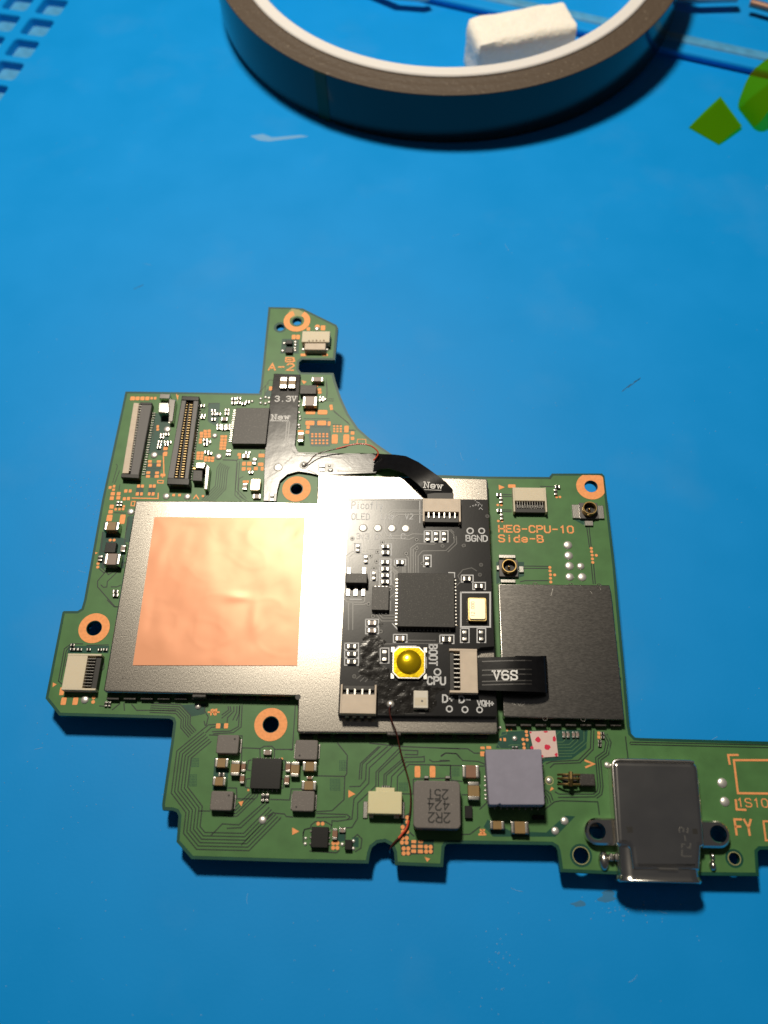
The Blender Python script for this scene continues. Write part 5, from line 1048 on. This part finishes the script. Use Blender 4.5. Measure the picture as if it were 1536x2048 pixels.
for q in ([(0, 265), (230, 290), (330, 385), (620, 390)], [(0, 240), (370, 265), (460, 345), (620, 350)], [(180, 420), (630, 425)], [(330, 400), (630, 405)]): fl.ribbon(path('D', q, ZF), .14, ZF, .016)
fx.part('traces', fl, 'flexline', kind='stuff')
for x in (342, 430): cap('A', x - 36, 838, x + 36, 952, .55, 'tan', 'y', fx, ZF - .05, .34)
pr = MB(); a = P2('A', 255, 1088, ZF); text(pr, '3.3V', a, .85, P2('A', 470, 1090, ZF)[0] - a[0], .14, ZF, serif=True, lift=.014); fx.part('printing', pr, 'fprint'); pr = MB()
a = P2('A', 222, 1275, ZF); text(pr, 'New', a, .78, P2('A', 400, 1270, ZF)[0] - a[0], .14, ZF, .04, serif=True, lift=.014); pr.ribbon(path('A', [(208, 1288), (395, 1290)], ZF), .09, ZF, .014)
fx.part('printing', pr, 'fprint')
for x, y, d in ((698, 895, 95),): p = P2('C', x, y, ZF); fx.part('solder_pad', MB().dome(p[0], p[1], ZF, .62, .10, 20, 4), 'solder', 60)
p = P2('C', 962, 872, ZF); fx.part('solder_pad', MB().lathe(*p, [(.40, ZF), (.42, ZF + .04), (.60, ZF + .04), (.62, ZF)], 24), 'flexline', 40); fx.part('solder_pad', MB().dome(*p, ZF, .36, .35, 16, 5), 'solder', 60)
x0, y0, a, b = R('C', 1105, 858, 1262, 938, ZF); wn = fx.part('window', MB().box(x0, y0, .2, ZF + .012, a, b, .0), 'modtrace'); tiny('C', 1120, 868, 1175, 925, .2, 'chip2', fx, ZF); p = P2('C', 1235, 925, ZF); fx.share('solder_joint', BALL, *p, ZF, .8, .6, .5); p = P2('C', 1222, 880, ZF); fx.share('solder_joint', BALL, *p, ZF, .4, .4, .4)
x0, y0, a, b = R('C', 598, 1160, 680, 1240, ZF); fx.part('window', MB().box(x0, y0, .2, ZF + .012, a, b, .0), 'modtrace'); tiny('C', 618, 1165, 650, 1235, .25, 'chip2', fx, ZF)
# arched tail up to the add-on board
secs = [((752, 907, .42), (745, 944, .42)), ((768, 908, .6), (752, 941, .6)), ((790, 909, 1.1), (762, 938, 1.1)), ((812, 912, 1.9), (778, 937, 1.9)), ((837, 924, 2.7), (806, 945, 2.7)), ((856, 937, 3.05), (820, 955, 3.05)), ((874, 950, 3.25), (834, 966, 3.25)), ((892, 964, 3.2), (845, 977, 3.2)), ((905, 978, 3.1), (852, 986, 3.1)), ((907, 994, 2.98), (855, 993, 2.98)), ((907, 1004, 2.95), (856, 1004, 2.95))]
U = [tuple(P('-', *a)) for a, b in secs]; Lo = [tuple(P('-', *b)) for a, b in secs]
tail = fx.part('tail', MB().sheet(U, Lo, .12), 'flex', 60)
pr = MB()
def tailpt(x, y, z): return (x, y, 3.20 + z)
a = P2('D', 1065, 592, 3.22); text(pr, 'New', a, .82, P2('D', 1248, 592, 3.22)[0] - a[0], .14, 0, -.06, serif=True, fn=lambda x, y, z: (x, y, 3.27 + z + .01), lift=.03)
fx.part('printing', pr, 'fprint', parent=tail)
ln_ = MB(); ln_.ribbon(path('D', [(1070, 612), (1240, 618)], 3.2), .06, 3.21, .02); fx.part('print_line', ln_, 'fprint', parent=tail)
pp = MB(); e = [P('D', 1098, 645, 3.02), P('D', 1366, 645, 3.02), P('D', 1370, 715, 2.98), P('D', 1100, 715, 2.98)]; pp.prism(ccw([(v.x, v.y) for v in e]), 2.90, 3.06, .02, True); fx.part('stiffener', pp, 'black', parent=tail)

rb = Thing('ribbon_cable', 'short black ribbon cable marked V6S reaching over the dull steel cover', 'ribbon cable', tuple(P('-', 1020, 1350, 1.5)))
xs_ = [(948, 2.80), (958, 2.85), (975, 2.95), (1000, 3.15), (1025, 3.3), (1050, 3.35), (1070, 3.25), (1083, 3.0), (1090, 2.65), (1093, 2.3), (1090, 2.0), (1080, 1.78), (1060, 1.68), (1030, 1.66)]
U = []; Lo = []
for i, (x, z) in enumerate(xs_):
    k = min(1, i / 9); U.append(tuple(P('-', x, 1315 - 3.5 * k, z))); Lo.append(tuple(P('-', x + 4 * k, 1379 + 7 * k, z)))
rc_ = rb.part('ribbon', MB().sheet(U, Lo, .13), 'flex', 60)
def ribz(x):
    pts_ = [(u[0], u[2]) for u in U[:9]]
    for (xa, za), (xb, zb) in zip(pts_, pts_[1:]):
        if xa <= x <= xb: return za + (zb - za) * (x - xa) / (xb - xa)
    return pts_[-1][1] if x > pts_[-1][0] else pts_[0][1]
pr = MB(); a = P2('J', 755, 812, 3.2); text(pr, 'V6S', a, 1.02, P2('J', 995, 812, 3.2)[0] - a[0], .19, 0, serif=True, fn=lambda x, y, z: (x, y, ribz(x) + .012 + z), lift=.02); rb.part('printing', pr, 'fprint', parent=rc_)
fl = MB()
for y in (625, 715, 765, 830, 865):
    a, b = P2('J', 640, y, 3.1), P2('J', 1140, y - 4, 3.3); fl.ribbon([(a[0] + (b[0] - a[0]) * i / 8, a[1] + (b[1] - a[1]) * i / 8) for i in range(9)], .13, 0, .02, lambda x, y, z: (x, y, ribz(x) + .004 + z))
rb.part('traces', fl, 'flexline', parent=rc_, kind='stuff')

def smooth_path(pts, k=6):
    pts = [Vector(p) for p in pts]; o = []
    for i in range(len(pts) - 1):
        a, b, c, d = pts[max(i - 1, 0)], pts[i], pts[i + 1], pts[min(i + 2, len(pts) - 1)]
        for j in range(k):
            t = j / k; o.append(.5 * ((2 * b) + (c - a) * t + (2 * a - 5 * b + 4 * c - d) * t * t + (3 * b - a - 3 * c + d) * t ** 3))
    return o + [pts[-1]]
w1 = Thing('jumper_wire', 'thin red enamel wire arching from a solder dot on the flat cable to its tail', 'wire', tuple(P('-', 607, 930, ZF)))
w1.part('wire', MB().tube(smooth_path([P('-', 608, 930, .6), P('-', 617, 925, .75), P('-', 631, 910, 1.1), P('-', 654, 902, 1.1), P('-', 693, 894, 1.3)]), .085, 8), 'wire', 60)
w1.part('red_end', MB().tube(smooth_path([P('-', 672, 898, 1.25), P('-', 702, 890, 1.45), P('-', 722, 888, 1.5), P('-', 740, 891, 1.5), P('-', 753, 900, 1.3), P('-', 756, 909, 1.0), P('-', 747, 921, .75)]), .10, 8), 'redwire', 60)
w2 = Thing('bent_wire', 'thin dark red wire hanging from the add-on board to the notched board edge', 'wire', tuple(P('-', 820, 1612, 0)))
w2.part('wire', MB().tube(smooth_path([P('-', 781, 1410, ZM + .35), P('-', 779, 1424, ZM + .3), P('-', 785, 1446, ZM + .1), P('-', 793, 1466, 1.9), P('-', 801, 1502, 1.2), P('-', 812, 1540, .8), P('-', 820, 1575, .6), P('-', 821, 1612, .5), P('-', 817, 1645, .45)]), .085, 8), 'wire', 60)
w2.part('red_sleeve', MB().tube(smooth_path([P('-', 817.5, 1641, .46), P('-', 813, 1656, .42), P('-', 803, 1669, .38), P('-', 797, 1676, .35)]), .115, 8), 'redwire', 60)
w2.part('wire_end', MB().tube(smooth_path([P('-', 799, 1674, .35), P('-', 787, 1687, .2), P('-', 781, 1697, -.3), P('-', 780, 1705, -1.2)]), .11, 8), 'wire', 60)
